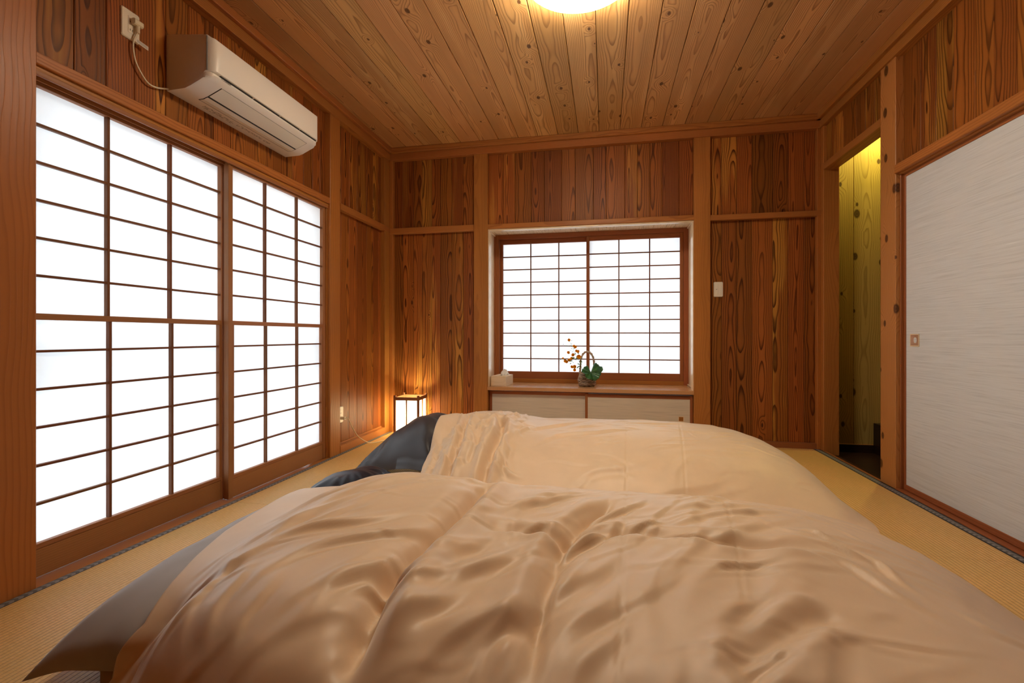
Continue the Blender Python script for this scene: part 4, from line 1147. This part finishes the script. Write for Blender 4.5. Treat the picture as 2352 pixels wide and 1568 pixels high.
def seg_dist(X, Y, pl):
    """distance to a polyline, signed side and fraction along it"""
    best = np.full(X.shape, 1e9); side = np.zeros(X.shape); frac = np.zeros(X.shape)
    L = [0]
    for a, b in zip(pl[:-1], pl[1:]): L.append(L[-1] + math.hypot(b[0] - a[0], b[1] - a[1]))
    for k, (a, b) in enumerate(zip(pl[:-1], pl[1:])):
        dx, dy = b[0] - a[0], b[1] - a[1]; l2 = dx * dx + dy * dy
        t = np.clip(((X - a[0]) * dx + (Y - a[1]) * dy) / l2, 0, 1)
        ex, ey = X - a[0] - t * dx, Y - a[1] - t * dy
        d = np.hypot(ex, ey); s = np.sign(dx * ey - dy * ex)
        m = d < best
        best[m] = d[m]; side[m] = s[m]; frac[m] = (L[k] + t[m] * math.sqrt(l2)) / L[-1]
    return best, side, frac
def crease(Z, X, Y, pl, depth, w, lip=0.5, lipside=0, taper=0.15):
    d, s, f = seg_dist(X, Y, pl)
    tp = np.clip(f / taper, 0, 1) * np.clip((1 - f) / taper, 0, 1); tp = tp * tp * (3 - 2 * tp)
    Z -= depth * tp * np.exp(-(d / w) ** 2)
    sd = d * s
    if lipside >= 0: Z += depth * lip * tp * np.exp(-((sd - 1.7 * w) / (0.9 * w)) ** 2)
    if lipside <= 0: Z += depth * lip * tp * np.exp(-((sd + 1.7 * w) / (0.9 * w)) ** 2)
def stroke(Z, X, Y, cx, cy, ang, L, w, amp):
    dx, dy = X - cx, Y - cy
    a = dx * math.cos(ang) + dy * math.sin(ang); b = -dx * math.sin(ang) + dy * math.cos(ang)
    b = b + 0.10 * a * a / L
    Z += amp * np.exp(-(a / (L * 0.5)) ** 2) * np.exp(-(b / w) ** 2)
def fold(Z, X, Y, cx, cy, ang, L, w, amp):
    """one wrinkle: a crest with a steep and a gentle flank, trough beside the steep one"""
    dx, dy = X - cx, Y - cy
    a = dx * math.cos(ang) + dy * math.sin(ang); b = -dx * math.sin(ang) + dy * math.cos(ang)
    b = b + 0.12 * a * a / L + 0.05 * L * np.sin(a / L * 5.0)
    env = np.exp(-(a / (L * 0.5)) ** 2)
    Z += amp * env * np.where(b < 0, np.exp(-(b / (0.62 * w)) ** 2), np.exp(-(b / (1.7 * w)) ** 2))
    Z -= amp * 0.6 * env * np.exp(-((b + 1.5 * w) / (0.9 * w)) ** 2)

def duvet(name, hem, foot, y0, y1, zfun, basefun, label, extra, ptops=(), nx_=380, ny_=250):
    u = np.linspace(0, 1, nx_ + 1)[:, None]; v = np.linspace(0, 1, ny_ + 1)[None, :]
    yn = y0(u) if callable(y0) else y0 + 0 * u
    yf = y1(u) if callable(y1) else y1 + 0 * u
    Yg = yn + (yf - yn) * v
    xh, xf = hem(Yg), foot(Yg)
    Xg = xh + (xf - xh) * u
    Z = zfun(Xg, Yg) if not callable(y0) else zfun(Xg, Yg, Yg - yn)
    if callable(y1):
        tf = np.clip((yf - Yg) / 0.16, 0, 1); tf = (tf * (2 - tf)) ** 0.7
        Z = 0.03 + (Z - 0.03) * np.where(u < 0.35, tf + (1 - tf) * np.clip((u - 0.2) / 0.15, 0, 1), 1.0)
    D = np.zeros_like(Z)
    extra(D, Xg, Yg)
    eu = np.clip(np.minimum(u, 1 - u) / 0.03, 0, 1) + 0 * v; ev = np.clip(np.minimum(v, 1 - v) / 0.05, 0, 1) + 0 * u
    E_ = (eu * (2 - eu)) * (ev * (2 - ev))
    hgt = np.clip((Z - 0.02) / 0.12, 0.15, 1)
    Z = Z + D * E_ * hgt
    Z = np.maximum(Z, 0.022 + 0.0 * Z)
    B = basefun(Xg, Yg)
    B = np.minimum(B, Z - 0.014 - 0.02 * E_)
    B = np.maximum(B, 0.006)
    for pt in ptops:                      # lie on the pillow, never through it
        B = np.maximum(B, pt(Xg, Yg) + 0.016)
    gap = B + 0.016 + 0.02 * np.clip(u / 0.10, 0, 1) * E_
    k_ = 0.02
    Z = np.where(Z - gap > k_, Z, gap + k_ * np.exp(np.minimum((Z - gap) / k_, 1) - 1))
    # seam: top and underside meet round the edge
    mid = (Z + B) / 2
    edge = ((u + 0 * v) < 1e-9) | ((u + 0 * v) > 1 - 1e-9) | ((v + 0 * u) < 1e-9) | ((v + 0 * u) > 1 - 1e-9)
    Zt = np.where(edge, mid, Z); Zb = np.where(edge, mid, B)
    N1 = (nx_ + 1) * (ny_ + 1)
    V = np.concatenate([np.stack([Xg.ravel(), Yg.ravel(), Zt.ravel()], 1), np.stack([Xg.ravel(), Yg.ravel(), Zb.ravel()], 1)])
    i, j = np.meshgrid(np.arange(nx_), np.arange(ny_), indexing='ij')
    a = (i * (ny_ + 1) + j).ravel()
    ft = np.stack([a, a + ny_ + 1, a + ny_ + 2, a + 1], 1); fb_ = np.stack([a, a + 1, a + ny_ + 2, a + ny_ + 1], 1) + N1
    Fc = np.concatenate([ft, fb_])
    # weld the rim
    rim = edge.ravel()
    remap = np.arange(2 * N1); remap[N1:][rim] = np.arange(N1)[rim]
    Fc = remap[Fc]
    used = np.unique(Fc); inv = np.zeros(2 * N1, int); inv[used] = np.arange(len(used))
    V = V[used]; Fc = inv[Fc]
    me = bpy.data.meshes.new(name)
    me.vertices.add(len(V)); me.vertices.foreach_set('co', V.astype(np.float32).ravel())
    me.loops.add(Fc.size); me.loops.foreach_set('vertex_index', Fc.astype(np.int32).ravel())
    me.polygons.add(len(Fc)); me.polygons.foreach_set('loop_start', np.arange(0, Fc.size, 4, dtype=np.int32))
    me.update(calc_edges=True); me.validate()
    me.polygons.foreach_set('use_smooth', [True] * len(me.polygons))
    me.materials.append(M['duvet'])
    o = link(bpy.data.objects.new(name, me))
    return tag(o, label, 'duvet')
def gxy(u, v, z): return onZ(u, v, z)[:2]
def pl(pts, z): return [gxy(u, v, z) for u, v in pts]

# --- front duvet
def near_z(X, Y, dn):
    gx = smooth1([-1.35, -1.2, -1.02, -0.85, -0.70, -0.45, 0.0, 0.42, 0.58, 0.73, 0.89, 1.02, 1.12, 1.20, 1.30],
                 [0.20, 0.215, 0.290, 0.372, 0.398, 0.372, 0.362, 0.372, 0.36, 0.325, 0.250, 0.160, 0.085, 0.022, 0.02], X, 0.10)
    fy = smooth1([0.50, 1.5, 1.66, 1.80, 1.92, 2.02, 2.10], [1.0, 1.0, 0.93, 0.74, 0.46, 0.14, 0.03], Y, 0.10)
    fn = smooth1([-0.1, 0.0, 0.05, 0.10, 0.17, 0.27, 0.45], [0.10, 0.14, 0.38, 0.66, 0.86, 0.97, 1.0], dn, 0.05)
    return 0.012 + (gx - 0.012) * fy * fn
def near_base(X, Y):
    bx = smooth1([-1.3, -0.75, 0.90, 1.0], [0.20, 0.10, 0.10, 0.006], X, 0.05); by = smooth1([0.80, 0.86, 1.84, 1.90], [0.05, 1, 1, 0.05], Y, 0.04)
    return bx * by
def near_extra(D, X, Y):
    zz = 0.35
    # quilted valleys with puffed cells between them
    C1 = pl([(1130, 1100), (1085, 1150), (1030, 1205), (955, 1275), (890, 1345), (845, 1415), (805, 1490), (770, 1568)], zz)
    C2 = pl([(1420, 1150), (1345, 1195), (1300, 1240), (1275, 1300), (1255, 1360), (1232, 1450), (1215, 1568)], zz)
    C3 = pl([(1080, 1225), (1180, 1222), (1290, 1240), (1380, 1232), (1470, 1232), (1640, 1262), (1800, 1280), (1930, 1290)], zz)
    C4 = pl([(1930, 1430), (1850, 1448), (1760, 1490), (1715, 1530), (1690, 1568)], zz)
    crease(D, X, Y, C1, 0.050, 0.040, 0.55, 1); crease(D, X, Y, C1, 0.022, 0.016, 0.3, 0)
    crease(D, X, Y, C2, 0.026, 0.030, 0.5, -1); crease(D, X, Y, C2, 0.012, 0.011, 0.3, 0)
    crease(D, X, Y, C3, 0.016, 0.024, 0.55, 0)
    crease(D, X, Y, C4, 0.015, 0.026, 0.5, 0)
    for q in ([(1790, 1200), (1720, 1290), (1690, 1400), (1700, 1568)],):
        crease(D, X, Y, pl(q, zz), 0.010, 0.05, 0.4, 0, 0.3)
    # stitched straight seams of the cover
    for q in ([(1440, 1130), (1432, 1230), (1425, 1400), (1420, 1568)], [(1660, 1145), (1690, 1260), (1710, 1400)]):
        crease(D, X, Y, pl(q, zz), 0.0022, 0.004, 0.4, 0, 0.05)
    # long soft folds read from the photograph: centre pixel, end pixel, width, height
    F = [((560, 1290), (900, 1205), 0.020, 0.010), ((640, 1330), (980, 1215), 0.018, 0.011), ((740, 1395), (900, 1300), 0.020, 0.012), ((620, 1240), (820, 1165), 0.022, 0.008),
         ((820, 1370), (960, 1330), 0.013, 0.013), ((860, 1335), (1010, 1250), 0.016, 0.012), ((700, 1200), (930, 1120), 0.03, 0.008),
         ((880, 1480), (1040, 1380), 0.025, 0.012), ((930, 1540), (1180, 1390), 0.03, 0.012), ((1000, 1400), (1170, 1280), 0.025, 0.010), ((1010, 1330), (1110, 1250), 0.02, 0.008),
         ((1270, 1310), (1400, 1215), 0.014, 0.016), ((1250, 1420), (1390, 1290), 0.028, 0.009), ((1240, 1500), (1400, 1370), 0.028, 0.007), ((1300, 1560), (1420, 1430), 0.026, 0.005),
         ((1330, 1215), (1450, 1165), 0.012, 0.010), ((1440, 1230), (1520, 1210), 0.010, 0.008), ((1550, 1180), (1720, 1170), 0.016, 0.007), ((1580, 1210), (1760, 1185), 0.016, 0.007),
         ((1640, 1325), (1760, 1310), 0.012, 0.008), ((1650, 1440), (1760, 1370), 0.022, 0.006), ((1690, 1560), (1790, 1490), 0.014, 0.008),
         ((1880, 1270), (2000, 1300), 0.012, 0.008), ((1990, 1290), (2090, 1350), 0.012, 0.008), ((1900, 1300), (2120, 1400), 0.016, 0.007), ((1500, 1240), (1660, 1255), 0.009, 0.008),
         ((1850, 1240), (1920, 1260), 0.010, 0.008), ((1230, 1150), (1330, 1130), 0.014, 0.006), ((1150, 1190), (1300, 1140), 0.018, 0.008), ((1180, 1230), (1250, 1215), 0.012, 0.008),
         ((480, 1420), (560, 1330), 0.016, 0.006), ((420, 1400), (520, 1290), 0.016, 0.006), ((540, 1450), (620, 1370), 0.016, 0.005)]
    for (p, q, w, h) in F:
        a, b = gxy(*p, zz), gxy(*q, zz)
        L = math.hypot(b[0] - a[0], b[1] - a[1])
        fold(D, X, Y, (a[0] + b[0]) / 2, (a[1] + b[1]) / 2, math.atan2(b[1] - a[1], b[0] - a[0]), L, w * 0.8, h * 1.15)
    rs = np.random.RandomState(4)
    for k in range(40):       # medium folds drawn towards the valleys
        x, y = rs.uniform(-1.0, 0.35), rs.uniform(0.75, 1.75)
        fold(D, X, Y, x, y, 0.95 + rs.normal(0, 0.25), rs.uniform(0.25, 0.55), rs.uniform(0.013, 0.024), rs.uniform(0.002, 0.0058))
    for k in range(14):
        x, y = rs.uniform(0.3, 1.0), rs.uniform(0.75, 1.75)
        fold(D, X, Y, x, y, 0.1 + rs.normal(0, 0.5), rs.uniform(0.12, 0.30), rs.uniform(0.010, 0.018), rs.uniform(0.001, 0.003))
    for k in range(26):       # sharp narrow pleats on the window side
        x, y = rs.uniform(-1.0, 0.3), rs.uniform(0.8, 1.75)
        fold(D, X, Y, x, y, 0.85 + rs.normal(0, 0.3), rs.uniform(0.16, 0.36), rs.uniform(0.006, 0.010), rs.uniform(0.0015, 0.0038))
    for k in range(190):      # fine tension wrinkles
        x, y = rs.uniform(-1.0, 1.0), rs.uniform(0.65, 1.8)
        base = 0.9 if x < 0.1 else (0.3 if x < 0.5 else -0.4)
        fold(D, X, Y, x, y, base + rs.normal(0, 0.35), rs.uniform(0.06, 0.22), rs.uniform(0.006, 0.016), rs.uniform(0.001, 0.0032))
    D += 0.010 * np.sin(X * 5.5 + 1.5 * np.sin(Y * 3)) * np.sin(Y * 6.0 + X)
near = duvet('front_duvet', lambda Y: np.interp(Y, [0.60, 0.80, 0.86, 0.91, 1.04, 1.24, 1.54, 1.8, 2.1], [-1.12, -1.11, -1.08, -1.045, -1.075, -1.13, -1.17, -1.20, -1.20]),
             lambda Y: 1.20 - 0.22 * np.clip((Y - 1.75) / 0.32, 0, 1) ** 2 - 0.25 * np.clip((0.85 - Y) / 0.3, 0, 1) ** 2, lambda u: np.interp(u, [0, 0.05, 0.12, 0.25, 1.0], [0.82, 0.77, 0.63, 0.52, 0.50]), lambda u: np.interp(u, [0, 0.1, 0.28], [1.84, 1.88, 2.08]), near_z, near_base,
             'large beige sateen duvet with deep folds lying over the grey pillow', near_extra, (gtop,))

# --- rear duvet
def far_z(X, Y):
    gx = smooth1([-1.1, -0.98, -0.90, -0.80, -0.66, -0.52, -0.40, 0.0, 0.4, 0.62, 0.76, 0.90, 1.0, 1.09, 1.17, 1.25],
                 [0.30, 0.325, 0.36, 0.385, 0.385, 0.358, 0.338, 0.348, 0.345, 0.335, 0.312, 0.262, 0.205, 0.12, 0.02, 0.02], X, 0.07)
    fy = smooth1([2.10, 2.18, 2.30, 2.45, 2.65, 2.85, 3.05, 3.2, 3.35, 3.46, 3.56], [0.03, 0.12, 0.45, 0.74, 0.93, 1.0, 0.99, 0.92, 0.66, 0.3, 0.03], Y, 0.10)
    # the head end droops over the pillow towards the front edge
    dr = np.clip((-0.55 - X) / 0.4, 0, 1) * np.clip((2.85 - Y) / 0.5, 0, 1)
    return 0.012 + (gx - 0.012) * fy * (1 - 0.25 * dr)
def far_base(X, Y):
    bx = smooth1([-1.1, -0.70, 0.90, 1.0], [0.20, 0.10, 0.10, 0.006], X, 0.05); by = smooth1([2.32, 2.40, 3.36, 3.42], [0.05, 1, 1, 0.05], Y, 0.04)
    return bx * by
def far_extra(D, X, Y):
    # deep vertical creases behind the pillow
    for q, dpt, w in (([(-0.80, 2.22), (-0.785, 2.45), (-0.80, 2.62), (-0.83, 2.80), (-0.84, 2.95)], 0.038, 0.022), ([(-0.60, 2.22), (-0.59, 2.42), (-0.575, 2.60), (-0.60, 2.76), (-0.66, 2.90)], 0.050, 0.026),
                      ([(-0.69, 2.35), (-0.68, 2.5), (-0.70, 2.66)], 0.016, 0.018), ([(-0.90, 2.25), (-0.885, 2.42), (-0.90, 2.55)], 0.016, 0.018)):
        crease(D, X, Y, q, dpt, w, 0.5, 0)
    F = [((1200, 1000), (1330, 985), 0.016, 0.008), ((1250, 1010), (1420, 1000), 0.016, 0.008), ((1330, 1040), (1470, 1035), 0.02, 0.007), ((1500, 1060), (1650, 1050), 0.022, 0.007),
         ((1240, 1060), (1340, 1040), 0.018, 0.007), ((1560, 1030), (1700, 1030), 0.02, 0.006), ((1420, 990), (1560, 985), 0.016, 0.006), ((1690, 1060), (1800, 1090), 0.02, 0.007)]
    for (p, q, w, h) in F:
        a, b = gxy(*p, 0.30), gxy(*q, 0.30)
        fold(D, X, Y, (a[0] + b[0]) / 2, (a[1] + b[1]) / 2, math.atan2(b[1] - a[1], b[0] - a[0]), math.hypot(b[0] - a[0], b[1] - a[1]), w, h)
    rs = np.random.RandomState(8)
    for k in range(90):       # crumples over the pillow
        x, y = rs.uniform(-0.95, -0.45), rs.uniform(2.35, 3.15)
        fold(D, X, Y, x, y, 2.0 + rs.normal(0, 0.5), rs.uniform(0.06, 0.18), rs.uniform(0.008, 0.016), rs.uniform(0.005, 0.012))
    for k in range(90):
        x, y = rs.uniform(-0.5, 1.0), rs.uniform(2.3, 3.2)
        fold(D, X, Y, x, y, 0.15 + rs.normal(0, 0.4), rs.uniform(0.08, 0.25), rs.uniform(0.006, 0.018), rs.uniform(0.001, 0.0032))
    for q in ([(1440, 975), (1436, 1110)], [(1560, 985), (1590, 1130)]):
        crease(D, X, Y, pl(q, 0.3), 0.0022, 0.005, 0.4, 0, 0.05)
    D += 0.006 * np.sin(X * 6.0 + 1.2 * np.sin(Y * 4)) * np.sin(Y * 6.0 + X)
duvet('rear_duvet', lambda Y: np.interp(Y, [2.1, 2.3, 2.51, 2.75, 2.9, 3.05, 3.5], [-0.93, -0.955, -0.965, -0.985, -0.92, -0.86, -0.84]),
      lambda Y: 1.17 - 0.20 * np.clip((Y - 3.15) / 0.4, 0, 1) ** 2 - 0.15 * np.clip((2.4 - Y) / 0.3, 0, 1) ** 2, 2.13, 3.54, far_z, far_base,
      'beige sateen duvet bunched over the charcoal pillow near the window', far_extra, (ctop,))
